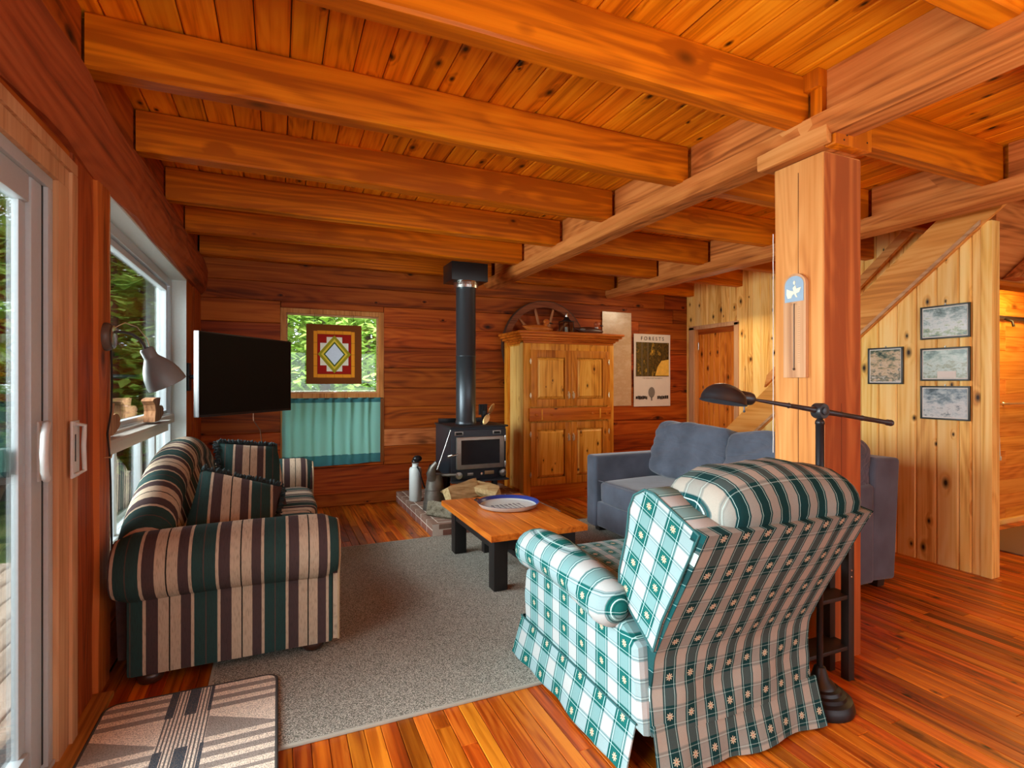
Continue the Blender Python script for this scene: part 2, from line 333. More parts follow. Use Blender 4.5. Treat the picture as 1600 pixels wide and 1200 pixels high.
# ------------------------------------------------------------------ mesh helpers
class G:
    def __init__(s): s.v = []; s.f = []; s.sm = []
    def add(s, vs, fs, smooth=False):
        o = len(s.v); s.v += [tuple(p) for p in vs]
        for f in fs: s.f.append(tuple(i + o for i in f)); s.sm.append(smooth)
        return s
    def box(s, x0, x1, y0, y1, z0, z1, ch=0.0):
        if ch <= 0:
            vs = [(x, y, z) for x in (x0, x1) for y in (y0, y1) for z in (z0, z1)]
            return s.add(vs, [(0, 1, 3, 2), (4, 6, 7, 5), (0, 4, 5, 1), (2, 3, 7, 6), (0, 2, 6, 4), (1, 5, 7, 3)])
        c = min(ch, (x1 - x0) * .45, (y1 - y0) * .45, (z1 - z0) * .45)
        bm = bmesh.new(); bmesh.ops.create_cube(bm, size=1)
        for v in bm.verts: v.co = Vector(((x0 + x1) / 2 + v.co.x * (x1 - x0), (y0 + y1) / 2 + v.co.y * (y1 - y0), (z0 + z1) / 2 + v.co.z * (z1 - z0)))
        bmesh.ops.bevel(bm, geom=bm.edges[:], offset=c, segments=2, profile=.6, affect='EDGES')
        s.frombm(bm, True); return s
    def rbox(s, c, size, rot=(0, 0, 0), ch=0.0, seg=2):
        bm = bmesh.new(); bmesh.ops.create_cube(bm, size=1)
        bmesh.ops.scale(bm, vec=size, verts=bm.verts)
        if ch: bmesh.ops.bevel(bm, geom=bm.edges[:], offset=ch, segments=seg, profile=.6, affect='EDGES')
        from mathutils import Euler
        M = Matrix.Translation(c) @ Euler(rot).to_matrix().to_4x4()
        bmesh.ops.transform(bm, matrix=M, verts=bm.verts); s.frombm(bm, ch > 0); return s
    def frombm(s, bm, smooth=False):
        bm.verts.index_update(); s.add([v.co[:] for v in bm.verts], [[v.index for v in f.verts] for f in bm.faces], smooth); bm.free()
    def prism(s, poly, axis, a, b, smooth=False):
        """poly in the two other axes (in order), extruded along axis from a to b"""
        def P(p, t):
            q = list(p); q.insert('XYZ'.index(axis), t); return q
        k = len(poly)
        vs = [P(p, a) for p in poly] + [P(p, b) for p in poly]
        fs = [tuple(range(k))[::-1], tuple(range(k, 2 * k))]
        s.add(vs, fs)
        o = len(s.v) - 2 * k
        for i in range(k): s.f.append((o + i, o + (i + 1) % k, o + k + (i + 1) % k, o + k + i)); s.sm.append(smooth)
        return s
    def tube(s, pts, r, seg=8, cap=True):
        pts = [Vector(p) for p in pts]; k = len(pts)
        rs = r if isinstance(r, (list, tuple)) else [r] * k
        rings = []; up = None
        for i, p in enumerate(pts):
            t = (pts[min(i + 1, k - 1)] - pts[max(i - 1, 0)]).normalized()
            if up is None: up = t.orthogonal().normalized()
            else: up = (up - t * up.dot(t)).normalized()
            q = t.cross(up)
            rings.append([p + (up * math.cos(a) + q * math.sin(a)) * rs[i] for a in [2 * math.pi * j / seg for j in range(seg)]])
        return s.loft(rings, cap)
    def loft(s, rings, cap=True, closed=True, smooth=True):
        k = len(rings[0]); vs = [p for r in rings for p in r]; fs = []
        m = k if closed else k - 1
        for i in range(len(rings) - 1):
            for j in range(m):
                fs.append((i * k + j, i * k + (j + 1) % k, (i + 1) * k + (j + 1) % k, (i + 1) * k + j))
        s.add(vs, fs, smooth)
        if cap and closed:
            o = len(s.v) - len(vs)
            s.f.append(tuple(o + j for j in range(k))[::-1]); s.sm.append(False)
            s.f.append(tuple(o + (len(rings) - 1) * k + j for j in range(k))); s.sm.append(False)
        return s
    def lathe(s, prof, base=(0, 0, 0), axis=(0, 0, 1), seg=24, cap=True):
        """prof: list of (radius, height along axis)"""
        ax = Vector(axis).normalized(); u = ax.orthogonal().normalized(); q = ax.cross(u); b = Vector(base)
        rings = [[b + ax * h + (u * math.cos(2 * math.pi * j / seg) + q * math.sin(2 * math.pi * j / seg)) * max(r, 1e-4) for j in range(seg)] for r, h in prof]
        return s.loft(rings, cap)
    def ell(s, c, r, seg=14, rings=9, rot=None):
        prof = []
        vs = []; c = Vector(c)
        for i in range(rings + 1):
            th = math.pi * i / rings; rr = max(math.sin(th), 1e-3)
            vs.append([Vector((r[0] * rr * math.cos(2 * math.pi * j / seg), r[1] * rr * math.sin(2 * math.pi * j / seg), -r[2] * math.cos(th))) for j in range(seg)])
        M = rot if rot else Matrix.Identity(3)
        return s.loft([[c + M @ p for p in ring] for ring in vs])
    def cushion(s, c, size, p=5.0, rot=(0, 0, 0), wr=0.0, wf=6.0, seed=0.0, n=12, fold=0.0):
        """soft rounded block: subdivided cube pushed to a superellipsoid, with wrinkles"""
        from mathutils import Euler
        bm = bmesh.new(); bmesh.ops.create_cube(bm, size=2); bmesh.ops.subdivide_edges(bm, edges=bm.edges[:], cuts=n - 1, use_grid_fill=True)
        M = Euler(rot).to_matrix(); c = Vector(c); hs = Vector(size) / 2
        for v in bm.verts:
            q = v.co.copy(); d = (abs(q.x) ** p + abs(q.y) ** p + abs(q.z) ** p) ** (1 / p); q /= d
            nn = q.normalized(); q = Vector((q.x * hs.x, q.y * hs.y, q.z * hs.z))
            if wr: q += nn * wr * noise.noise(Vector((q.x * wf + seed, q.y * wf, q.z * wf * 1.5 - seed)))
            if fold:
                t = noise.noise(Vector((q.y * 2.0 + seed, 3.1, (q.z + .35 * q.y) * 16 + seed)))
                q += nn * fold * (abs(t) ** .7) * (1 if t > 0 else -1)
            v.co = c + M @ q
        s.frombm(bm, True); return s

def mesh_obj(name, g, m, parent=None, loc=(0, 0, 0), label=None, auto=None):
    me = bpy.data.meshes.new(name)
    lx, ly, lz = loc
    me.from_pydata([(a - lx, b - ly, c - lz) for a, b, c in g.v], [], g.f)
    me.polygons.foreach_set('use_smooth', g.sm)
    me.materials.append(m)
    bm = bmesh.new(); bm.from_mesh(me); bmesh.ops.recalc_face_normals(bm, faces=bm.faces[:]); bm.to_mesh(me); bm.free()
    if any(g.sm): me.set_sharp_from_angle(angle=R(52))
    me.update()
    o = bpy.data.objects.new(name, me); col.objects.link(o)
    if parent is not None: o.parent = parent
    else: o.location = loc
    if label: o['label'] = label
    return o
class Thing:
    def __init__(s, name, label, cat, loc=(0, 0, 0), group=None):
        o = bpy.data.objects.new(name, None); col.objects.link(o); o.location = loc; o.empty_display_size = .1
        o['label'] = label; o['category'] = cat
        if group: o['group'] = group
        s.o = o; s.loc = loc
    def part(s, name, g, m, parent=None, label=None):
        return mesh_obj(name, g, m, parent or s.o, s.loc, label)
def single(name, g, m, label, cat, loc=(0, 0, 0), group=None):
    o = mesh_obj(name, g, m, None, loc); o['label'] = label; o['category'] = cat
    if group: o['group'] = group
    return o
def struct(name, g, m, kind='structure'):
    o = mesh_obj(name, g, m); o['kind'] = kind; return o
def copy_tree(o, parent=None):
    c = o.copy(); col.objects.link(c)
    if parent: c.parent = parent
    for ch in list(o.children): copy_tree(ch, c)
    return c
def arc(cx, cy, r, a0, a1, n): return [(cx + r * math.cos(R(a0 + (a1 - a0) * i / n)), cy + r * math.sin(R(a0 + (a1 - a0) * i / n))) for i in range(n + 1)]
def board(x0, x1, y0, y1, z0, z1, out, ch=.004):
    """a plank with chamfered edges on its visible face (out: '+X','-X','+Y','-Y','+Z','-Z')"""
    lo, hi = [x0, y0, z0], [x1, y1, z1]; a = 'XYZ'.index(out[1]); u, v = [i for i in range(3) if i != a]
    if out[0] == '+': back, front = lo[a], hi[a]
    else: back, front = hi[a], lo[a]
    mid = front + (ch if out[0] == '-' else -ch)
    rings = []
    for t, ins in ((back, 0), (mid, 0), (front, ch)):
        r = []
        for du, dv in ((0, 0), (1, 0), (1, 1), (0, 1)):
            p = [0, 0, 0]; p[a] = t
            p[u] = hi[u] - ins if du else lo[u] + ins; p[v] = hi[v] - ins if dv else lo[v] + ins
            r.append(p)
        rings.append(r)
    return G().loft(rings, True, True, False)

S_, C_ = math.sin(R(23.66)), math.cos(R(23.66))
def proj(x, y, z):
    d = x * S_ + y * C_
    if d < .05: return None
    return 800 + 833 * (x * C_ - y * S_) / d, 598 - 833 * (z - 1.35) / d, d
def inview(x, y, z, mrg=60):
    p = proj(x, y, z)
    return p is not None and -mrg < p[0] < 1600 + mrg and -mrg < p[1] < 1200 + mrg

# ================================================================== SETTING
# ---- floor
rng = random.Random(11)
struct('floor_base', G().box(-0.95, 9.0, -4.2, 6.3, -0.06, -0.021), BLKWOOD).name = 'floor'
floor = bpy.data.objects['floor']
boards = []
BW = .064
x = -0.72
while x < 8.9:
    y = -4.0 - rng.random() * .8
    while y < 6.1:
        L = rng.choice((.5, .8, 1.1, 1.5, 1.9, 2.3)) * (.9 + rng.random() * .3)
        y1 = min(y + L, 6.12)
        yy0 = max(y, -4.0)
        if y1 > yy0 + .02:
            cx, cy = x + BW / 2, (yy0 + y1) / 2
            vis = any(inview(cx, yy0 + (y1 - yy0) * t, 0, 10) for t in (0, .25, .5, .75, 1)) and not (cx > 4.6 and cy > 2.9)
            # parts of the floor the rug hides are seen nowhere
            hid = -.25 < cx < 2.95 and yy0 > 2.15 and y1 < 4.5
            dist = math.hypot(cx, max(cy, .6))
            boards.append((vis and not hid, (y1 - yy0) / dist ** 2, x, yy0, y1))
        y = y1
    x += BW
boards.sort(key=lambda t: (-t[0], -t[1]))
rest = G()
for i, (vis, _, bx, y0, y1) in enumerate(boards):
    dz = rng.random() * .0012
    if vis and i < 296:
        g = board(bx + .0009, bx + BW - .0009, y0 + .0006, y1 - .0006, -.021, -.0015 + dz, '+Z', .0022)
        cx, cy = bx, (y0 + y1) / 2
        o = mesh_obj('floor_board', g, FLOOR, floor, (0, 0, 0))
    else:
        g = board(bx + .0009, bx + BW - .0009, y0 + .0006, y1 - .0006, -.021, -.0015 + dz, '+Z', .0022)
        rest.add(g.v, g.f)
o = mesh_obj('floor_boards_distant', rest, FLOOR, floor); o['kind'] = 'stuff'

# ---- ceiling: slab, boards running away from the camera, joists
CZ = 2.82; JZ = 2.595
struct('ceiling', G().box(-.95, 9.0, -4.2, 6.4, CZ + .022, CZ + .08), BLKWOOD)
ceil = bpy.data.objects['ceiling']
x = -.78; k = 0
crest = G()
while x < 8.8:
    wd = .138
    cuts = sorted([-4.0, 6.12] + [y for y in (rng.uniform(-3, 0), rng.choice((1.85, 2.66, 3.48, 4.30)), rng.uniform(4.9, 5.2)) if rng.random() < .75])
    for a, b in zip(cuts[:-1], cuts[1:]):
        z = CZ + rng.random() * .003
        g = board(x + .0022, x + wd - .0022, a + .001, b - .001, z, CZ + .022, '-Z', .007)
        if x < 5.6 and b > .3: mesh_obj('ceiling_board', g, CEIL, ceil)
        else: crest.add(g.v, g.f)
    x += wd
o = mesh_obj('ceiling_boards_distant', crest, CEIL, ceil); o['kind'] = 'stuff'
def timber(x0, x1, y0, y1, z0, z1, axis, rough=.006, ch=.012, n=26, seed=0.0):
    """a rough-sawn timber: bevelled section swept along axis with small wobble"""
    a = 'XYZ'.index(axis); lo, hi = [x0, y0, z0], [x1, y1, z1]; u, v = [i for i in range(3) if i != a]
    rings = []
    for i in range(n + 1):
        t = lo[a] + (hi[a] - lo[a]) * i / n; r = []
        uu, vv = (lo[u], hi[u]), (lo[v], hi[v])
        pts = [(uu[0] + ch, vv[0]), (uu[1] - ch, vv[0]), (uu[1], vv[0] + ch), (uu[1], vv[1] - ch), (uu[1] - ch, vv[1]), (uu[0] + ch, vv[1]), (uu[0], vv[1] - ch), (uu[0], vv[0] + ch)]
        for j, (p, q) in enumerate(pts):
            e = [0, 0, 0]; e[a] = t
            w1 = noise.noise(Vector((t * 2.3 + seed, j * 3.7, seed))) * rough; w2 = noise.noise(Vector((t * 2.3 - seed, j * 5.1 + 9, seed))) * rough
            e[u] = p + w1; e[v] = q + w2; r.append(e)
        rings.append(r)
    return G().loft(rings, True, True, False)
for k in range(-3, 6):
    y = 2.60 + .823 * (k - 1) if k != 5 else 5.94
    mesh_obj('joist', timber(-.70, 2.335, y, y + .105, JZ, CZ, 'X', .005, .01, 24, k * 1.7), JOIST['X'], ceil)
    if k != -3:
        mesh_obj('joist', timber(2.42, 4.10, y + .02, y + .12, JZ - .01, CZ, 'X', .005, .01, 12, k * 2.9 + 4), JOIST['X'], ceil)
        mesh_obj('joist', timber(4.16, 5.50 if y > 2.0 else 8.8, y, y + .10, JZ - .01, CZ, 'X', .005, .01, 8, k * 2.1 + 8), JOIST['X'], ceil)
    # blocking boards between the joists, on top of the main beams
    if k < 5:
        mesh_obj('blocking_board', G().box(2.36, 2.39, y + .105, y + .823, JZ, CZ), BEAM['Y'], ceil)
        mesh_obj('blocking_board', G().box(4.11, 4.14, y + .105, y + .823, JZ, CZ), BEAM['Y'], ceil)
# boards above the left wall plate, closing the gaps between joist ends
for k in range(-3, 5):
    y = 2.60 + .823 * (k - 1)
    mesh_obj('blocking_board', G().box(-.74, -.71, y + .105, y + .823, 2.52, CZ), LOG['Y'], ceil)

# ---- back wall of stacked square timbers with the window cut in
WY = 6.1
zs = [0.0, .13, .43, .635, .83, 1.077, 1.291, 1.52, 1.75, 1.975, 2.205, 2.40, 2.61, 2.83]
bw = struct('wall_back', G().box(-.9, .02, WY + .10, WY + .2, -.1, 2.9).box(1.09, 5.6, WY + .10, WY + .2, -.1, 2.9).box(.02, 1.09, WY + .1, WY + .2, -.1, .46).box(.02, 1.09, WY + .1, WY + .2, 2.14, 2.9), BLKWOOD)
for i in range(len(zs) - 1):
    z0, z1 = zs[i], zs[i + 1]; segs = [(-.72, 5.50)]
    if z0 < 2.13 and z1 > .47: segs = [(-.72, .02), (1.09, 5.50)]
    out = []
    for a, b in segs:
        if b - a > 3: 
            c = {3: 2.3, 2: 1.7, 6: 4.3, 8: 3.2, 9: 4.6, 10: 5.2, 11: 5.05, 5: 4.5}.get(i, a + rng.uniform(.35, .75) * (b - a)); out += [(a, c), (c, b)]
        else: out.append((a, b))
    for a, b in out:
        pr = rng.uniform(0, .016)
        m = PALELOG if (i == 3 and abs(a - 1.09) < .01) else LOGB
        # wavy-edged timber
        g = G(); n = max(3, int((b - a) / .18)); rings = []
        for q in range(n + 1):
            t = a + .003 + (b - a - .006) * q / n; w1 = noise.noise(Vector((t * .9, i * 3.1, 0))) * .010; w2 = noise.noise(Vector((t * .9, (i + 1) * 3.1, 0))) * .010
            if i == 0: w1 = 0
            if i == len(zs) - 2: w2 = 0
            yb = WY - pr + noise.noise(Vector((t * 1.3, i * 2.2, 5))) * .006
            rings.append([(t, WY + .11, z0 + w1 + .001), (t, yb + .006, z0 + w1 + .001), (t, yb, z0 + w1 + .006), (t, yb, z1 + w2 - .006), (t, yb + .006, z1 + w2 - .001), (t, WY + .11, z1 + w2 - .001)])
        g.loft(rings, True, True, False)
        mesh_obj('wall_timber', g, m, bw)
for z0, z1 in ((2.143, 2.206), (.43, .457)): mesh_obj('wall_timber', board(.022, 1.088, WY - .004, WY + .11, z0, z1, '-Y', .004), LOG['X'], bw)
# back window
w2 = struct('window_2', G().box(.02, .075, WY - .005, WY + .14, .46, 2.14).box(1.035, 1.09, WY - .005, WY + .14, .46, 2.14).box(.075, 1.035, WY - .005, WY + .14, 2.09, 2.14).box(.075, 1.035, WY - .005, WY + .14, .46, .50).box(.075, 1.035, WY + .0, WY + .12, 1.185, 1.235), wood('window_fir_Z', (206, 146, 84), (190, 122, 60), (150, 88, 36), axis='Z', knots=0, var=.05))
mesh_obj('window_pane', G().box(.075, 1.035, WY + .08, WY + .086, 1.235, 2.09), GLASS, w2)
mesh_obj('window_pane', G().box(.075, 1.035, WY + .08, WY + .086, .50, 1.185), GLASS, w2)
mesh_obj('window_bead', G().box(.075, .09, WY + .05, WY + .08, 1.235, 2.09).box(1.02, 1.035, WY + .05, WY + .08, 1.235, 2.09).box(.09, 1.02, WY + .05, WY + .08, 2.075, 2.09).box(.09, 1.02, WY + .05, WY + .08, 1.235, 1.25), CASING['X'], w2)

# ---- left wall
LX = -.72
lw = struct('wall_left', G().box(-.84, -.76, 2.56, 3.0, -.1, 2.9).box(-.92, -.76, 5.26, 6.3, -.1, 2.9).box(-.92, -.76, -4.2, 6.3, 2.24, 2.9).box(-.92, -.76, 3.0, 5.26, -.1, .42).box(-.92, -.76, -4.2, -.35, -.1, 2.9), LOG['Y'])
mesh_obj('wall_post', timber(-.80, LX, 2.505, 2.80, -.02, 2.30, 'Z', .012, .02, 20, 3), LOG_POST if 'LOG_POST' in globals() else wood('red_post_Z', (176, 84, 36), (146, 62, 22), (76, 30, 12), axis='Z', knots=.3, kscale=2.4, rough=.6, var=.1, scale=4, bmp=.8), lw)
mesh_obj('wall_post', timber(-.80, LX + .012, 2.795, 2.995, -.02, 2.30, 'Z', .008, .02, 20, 8), wood('amber_post_Z', (196, 104, 42), (170, 82, 28), (104, 44, 14), axis='Z', knots=.3, kscale=2.4, rough=.6, var=.1, scale=4, bmp=.6), lw)
mesh_obj('corner_timber', timber(-.80, LX + .0, 5.27, 5.62, -.02, 2.30, 'Z', .01, .02, 16, 12), LOG['Z'], lw)
mesh_obj('corner_timber', timber(-.80, LX + .015, 5.62, 6.10, -.02, 2.30, 'Z', .01, .02, 16, 14), LOG['Z'], lw)
for i in range(2): mesh_obj('wall_timber', timber(-.80, LX + .0, 3.0, 5.26, .0 + i * .21, .205 + i * .21, 'Y', .006, .012, 12, 20 + i), LOG['Y'], lw)
mesh_obj('wall_timber', timber(-.80, LX - .004, -.45, 3.0, 2.14, 2.24, 'Y', .002, .004, 12, 31), LOG['Y'], lw)
# hewn log plate above door and window
g = G(); rings = []
for i in range(61):
    y = -4.0 + 10.1 * i / 60; r = []
    for j, (xx, zz) in enumerate([(-.80, 2.225), (-.70, 2.225), (-.655, 2.27), (-.635, 2.36), (-.64, 2.47), (-.675, 2.55), (-.72, 2.585), (-.80, 2.59)]):
        wob = noise.noise(Vector((y * 1.9, j * 1.3, 2.2))) * .028 if 1 <= j <= 5 else 0
        r.append((xx + wob, y, zz + wob * .5))
    rings.append(r)
g.loft(rings, True, True, False)
mesh_obj('log_plate', g, wood('hewn_plate_Y', (170, 84, 40), (140, 62, 26), (76, 32, 14), axis='Y', knots=.4, kscale=2.2, rough=.7, var=.1, scale=4, bmp=1.0), lw)
# picture window in the left wall
OY0, OY1, OZ0, OZ1, GX = 3.0, 5.26, .42, 2.225, -.82
w1 = struct('window_1', G().box(-.93, LX + .004, OY0, OY0 + .012, OZ0, OZ1).box(-.93, LX + .004, OY1 - .012, OY1, OZ0, OZ1).box(-.93, LX + .004, OY0, OY1, OZ1 - .012, OZ1).box(-.93, LX + .004, OY0, OY1, OZ0, OZ0 + .02), OFFW)
fr = G()
for a, b in ((OY0 + .012, OY0 + .055), (OY1 - .075, OY1 - .012)): fr.box(-.90, GX, a, b, OZ0, OZ1 - .012, .004)
fr.box(-.90, GX, OY0 + .055, OY1 - .075, OZ1 - .075, OZ1 - .012, .004); fr.box(-.90, GX, OY0 + .055, OY1 - .075, OZ0 + .02, OZ0 + .07, .004)
mesh_obj('window_frame', fr, WHITE, w1)
sash = G()
a0, a1, c0, c1 = OY0 + .06, OY1 - .085, 1.095, OZ1 - .08
for (p, q, r_, s_) in ((a0, a0 + .04, c0, c1), (a1 - .045, a1, c0, c1), (a0 + .04, a1 - .045, c1 - .04, c1), (a0 + .04, a1 - .045, c0, c0 + .03)): sash.box(-.885, -.84, p, q, r_, s_, .004)
mesh_obj('window_sash', sash, WHITE, w1)
tr = G(); tr.box(-.89, LX - .01, OY0 + .012, 4.66, 1.055, 1.075, .004).box(-.88, -.80, OY0 + .012, OY1 - .02, 1.02, 1.09, .004).box(-.87, LX - .03, OY0 + .012, 4.66, .995, 1.055, .004)
mesh_obj('window_transom', tr, plain('weathered_white', (184, 178, 168), .6), w1)
lo_ = G()
for y in (3.62, 4.24, 4.68): lo_.box(-.88, -.84, y, y + .05, OZ0 + .07, 1.02, .004)
mesh_obj('window_mullion', lo_, WHITE, w1)
mesh_obj('window_pane', G().box(-.866, -.86, OY0 + .09, OY1 - .12, 1.11, OZ1 - .11), GLASS, w1)
mesh_obj('window_pane', G().box(-.866, -.86, OY0 + .05, OY1 - .08, OZ0 + .07, 1.02), GLASS, w1)
mesh_obj('window_trim', G().box(LX - .01, LX + .008, OY0 - .008, OY0 + .006, OZ0, OZ1 + .02).box(LX - .01, LX + .008, OY0 - .008, OY1 + .01, OZ1, OZ1 + .015), CASING['Y'], w1)

# sliding patio door
DY0, DY1 = -.30, 2.36
d1 = struct('door_1', G().box(-.805, LX + .015, DY1 - .01, DY1 + .145, -.0, 2.06, .003).box(-.90, LX + .015, DY0 - .1, DY0 + .01, 0, 2.06, .003).box(-.90, LX + .015, DY0 - .1, DY1 + .145, 2.06, 2.17, .003), CASING['Z'])
mesh_obj('door_casing', G().box(LX - .02, LX + .026, DY1 + .085, DY1 + .145, 0, 2.124, .003).box(LX - .02, LX + .026, DY0, DY1 + .145, 2.125, 2.17, .003), CASING['Z'], d1)
f_ = G()
f_.box(-.795, -.722, DY1 - .052, DY1 - .008, .035, 2.02, .003).box(-.87, -.722, DY0, DY0 + .05, .035, 2.02, .003).box(-.87, -.722, DY0, DY1 - .008, 2.02, 2.065, .003).box(-.88, -.715, DY0, DY1 - .008, -.0, .035, .004)
mesh_obj('door_frame', f_, WHITE, d1)
mesh_obj('door_track', G().box(-.757, -.752, DY0, DY1 - .055, .035, .05).box(-.84, -.835, DY0, DY1 - .055, .035, .05), NICKEL, d1)
mesh_obj('weather_strip', G().box(-.80, -.735, DY1 - .060, DY1 - .052, .05, 2.02), BLACK, d1)
pn = G(); px0, px1 = 1.02, 2.298
pn.box(-.775, -.735, px1 - .085, px1, .05, 2.02, .006).box(-.770, -.750, px1 - .135, px1 - .085, .05, 2.02, .004).box(-.775, -.735, px0, px0 + .09, .05, 2.02, .006).box(-.775, -.735, px0 + .09, px1 - .10, 1.93, 2.02, .006).box(-.775, -.735, px0 + .09, px1 - .10, .05, .16, .006)
sl = mesh_obj('sliding_panel', pn, WHITE, d1)
mesh_obj('glass_pane', G().box(-.762, -.756, px0 + .08, px1 - .13, .14, 1.95), GLASS, sl)
pn = G(); pn.box(-.865, -.832, DY0 + .05, DY0 + .14, .05, 2.02, .006).box(-.865, -.832, px0, px0 + .09, .05, 2.02, .006).box(-.865, -.832, DY0 + .14, px0, 1.93, 2.02, .006).box(-.865, -.832, DY0 + .14, px0, .05, .16, .006)
sf = mesh_obj('fixed_panel', pn, WHITE, d1)
mesh_obj('glass_pane', G().box(-.85, -.845, DY0 + .12, px0 + .02, .14, 1.95), GLASS, sf)
h = G()
h.tube([(-.738, 2.285, 1.205), (-.712, 2.27, 1.212), (-.700, 2.225, 1.208), (-.694, 2.190, 1.18), (-.692, 2.178, 1.12), (-.694, 2.190, 1.06), (-.700, 2.225, 1.032), (-.712, 2.27, 1.028), (-.738, 2.285, 1.035)], .0115, 10)
h.box(-.737, -.728, 2.255, 2.292, 1.02, 1.22, .004)
mesh_obj('door_handle', h, plain('handle_white', (206, 212, 212), .3), sl)
mesh_obj('outside_handle', G().box(-.81, -.776, 2.13, 2.19, 1.06, 1.145, .008), GREENT, sl)
l_ = G(); yk = DY1 + .06
l_.box(LX + .026, LX + .034, yk, yk + .075, 1.0, 1.21, .003); l_.tube([(LX + .034, yk + .01, 1.20), (LX + .05, yk + .07, 1.19), (LX + .05, yk + .06, 1.11), (LX + .05, yk + .07, 1.02), (LX + .034, yk + .01, 1.01)], .008, 8)
mesh_obj('latch_plate', l_, plain('handle_white', (206, 212, 212), .3), d1)
mesh_obj('latch_slot', G().box(LX + .033, LX + .036, yk + .022, yk + .03, 1.06, 1.16), BLACK, d1)
struct('trim_1', G().box(LX - .01, LX + .07, 1.0, 2.80, -.002, .022, .003), wood('sill_oak_Y', (206, 156, 84), (180, 126, 58), (120, 76, 30), axis='Y', knots=.1, rough=.5, var=.05, stain=.5))
# rest of the left wall behind the camera carries a second window of the same house
w3 = struct('window_3', G().box(-.90, -.74, -2.9, -2.84, .8, 2.2).box(-.90, -.74, -1.06, -1.0, .8, 2.2).box(-.90, -.74, -2.84, -1.06, 2.14, 2.2).box(-.90, -.74, -2.84, -1.06, .8, .86), OFFW)

# ---- right side: stair wall of vertical knotty pine at x = 4.5
SX = 4.5
ws = struct('wall_stair', G().prism([(2.10, -.02), (5.05, -.02), (5.05, .0), (2.10, 2.44)], 'X', SX + .02, SX + .06), BLKWOOD)
ys = [2.155, 2.232, 2.375, 2.514, 2.654, 2.797, 2.94, 3.08, 3.22, 3.36, 3.50, 3.64, 3.78, 3.92, 4.06, 4.20, 4.34, 4.48, 4.62, 4.76, 4.9, 5.02]
def slope(y): return 2.458 - .845 * (y - 2.09)
for a, b in zip([2.095] + ys[:-1], ys):
    pr = rng.uniform(0, .003)
    za, zb = slope(a) + .05, max(slope(b) + .05, .02)
    g = G(); c = .009; x0 = SX - pr; a += .0012; b -= .0012
    back = [(SX + .02, a, 0.0), (SX + .02, b, 0.0), (SX + .02, b, zb), (SX + .02, a, za)]
    mid_ = [(x0 + c, a, 0.0), (x0 + c, b, 0.0), (x0 + c, b, zb), (x0 + c, a, za)]
    fr_ = [(x0, a + c, 0.0), (x0, b - c, 0.0), (x0, b - c, zb), (x0, a + c, za)]
    g.loft([back, mid_, fr_], True, True, False)
    mesh_obj('wall_board', g, PINE_W, ws)
mesh_obj('end_trim', G().box(SX - .012, SX + .085, 2.03, 2.095, 0, 2.47, .004), PINE['Z'], ws)
mesh_obj('cap_moulding', G().prism([(2.085, slope(2.085) - .012), (2.085, slope(2.085) + .018), (4.95, slope(4.95) + .018), (4.95, slope(4.95) - .012)], 'X', SX - .045, SX - .02), CASING['Y'], ws)
# ---- staircase behind that wall
st = Thing('staircase', 'pine staircase rising behind the knotty pine wall toward the ceiling', 'staircase', (4.9, 4.9, 0))
sk = [(5.03, -.0), (5.25, .0), (5.25, .16)]
def up(y): return 1.318 - .84 * (y - 3.839)
poly = [(1.90, 2.60), (2.30, 2.60), (5.25, up(5.25)), (5.25, .0), (4.98, 0.0)]
st.part('stringer', G().prism(poly, 'X', SX - .03, SX - .002), wood('stringer_pine_Y', (234, 168, 90), (218, 142, 62), (180, 108, 40), axis='Y', knots=.4, flat='X', ks=.6, kdk=.3, kscale=3, rough=.45, var=.03, scale=5))
for i in range(12):
    z = .2 * (i + 1); y = 5.1 - .238 * i
    st.part('tread', G().box(SX + .0, 5.42, y - .27, y, z - .035, z, .005), PINE['X'])
    st.part('riser', G().box(SX + .0, 5.42, y - .02, y, z - .2, z - .035), PINE['X'])
hr = 5.36
def hz(y): return 2.36 - .878 * (y - 3.486)
st.part('handrail', G().prism([(2.7, hz(2.7) - .05), (2.7, hz(2.7) + .06), (4.60, hz(4.60) + .06), (4.64, hz(4.64) - .05)], 'X', hr - .03, hr + .01), POSTW['Y'])
for y in (2.9, 3.7, 4.45): st.part('rail_bracket', G().tube([(5.45, y, hz(y) - .09), (hr, y, hz(y) - .09), (hr, y, hz(y) - .03)], .012, 8), LAMPBASE)
# ---- right-hand pine wall beyond with the bedroom door
RX = 5.45
wr = struct('wall_right', G().box(RX + .02, RX + .1, 2.84, 5.20, -.02, 2.85).box(RX + .02, RX + .1, 5.93, 6.2, -.02, 2.85).box(RX + .02, RX + .1, 5.20, 5.93, 2.12, 2.85), BLKWOOD)
ys = [6.10] + [5.93 - .126 * i for i in range(26)]
for b, a in zip(ys[:-1], ys[1:]):
    z0 = 2.12 if (a > 5.17 and b < 5.95) else 0
    pr = rng.uniform(0, .004)
    mesh_obj('wall_board', board(RX - pr, RX + .02, a + .001, b - .001, z0, 2.83, '-X', .009), PINE_W, wr)
d2 = struct('door_2', G().box(RX - .02, RX + .09, 5.13, 5.20, 0, 2.14, .004).box(RX - .02, RX + .09, 5.93, 6.03, 0, 2.14, .004).box(RX - .02, RX + .09, 5.13, 6.03, 2.10, 2.155, .004), CASING['Z'])
mesh_obj('door_jamb', G().box(RX + .0, RX + .1, 5.20, 5.215, 0, 2.10).box(RX + .0, RX + .1, 5.915, 5.93, 0, 2.10), POSTW['Z'], d2)
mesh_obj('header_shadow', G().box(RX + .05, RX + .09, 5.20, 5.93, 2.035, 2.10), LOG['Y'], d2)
n = 7
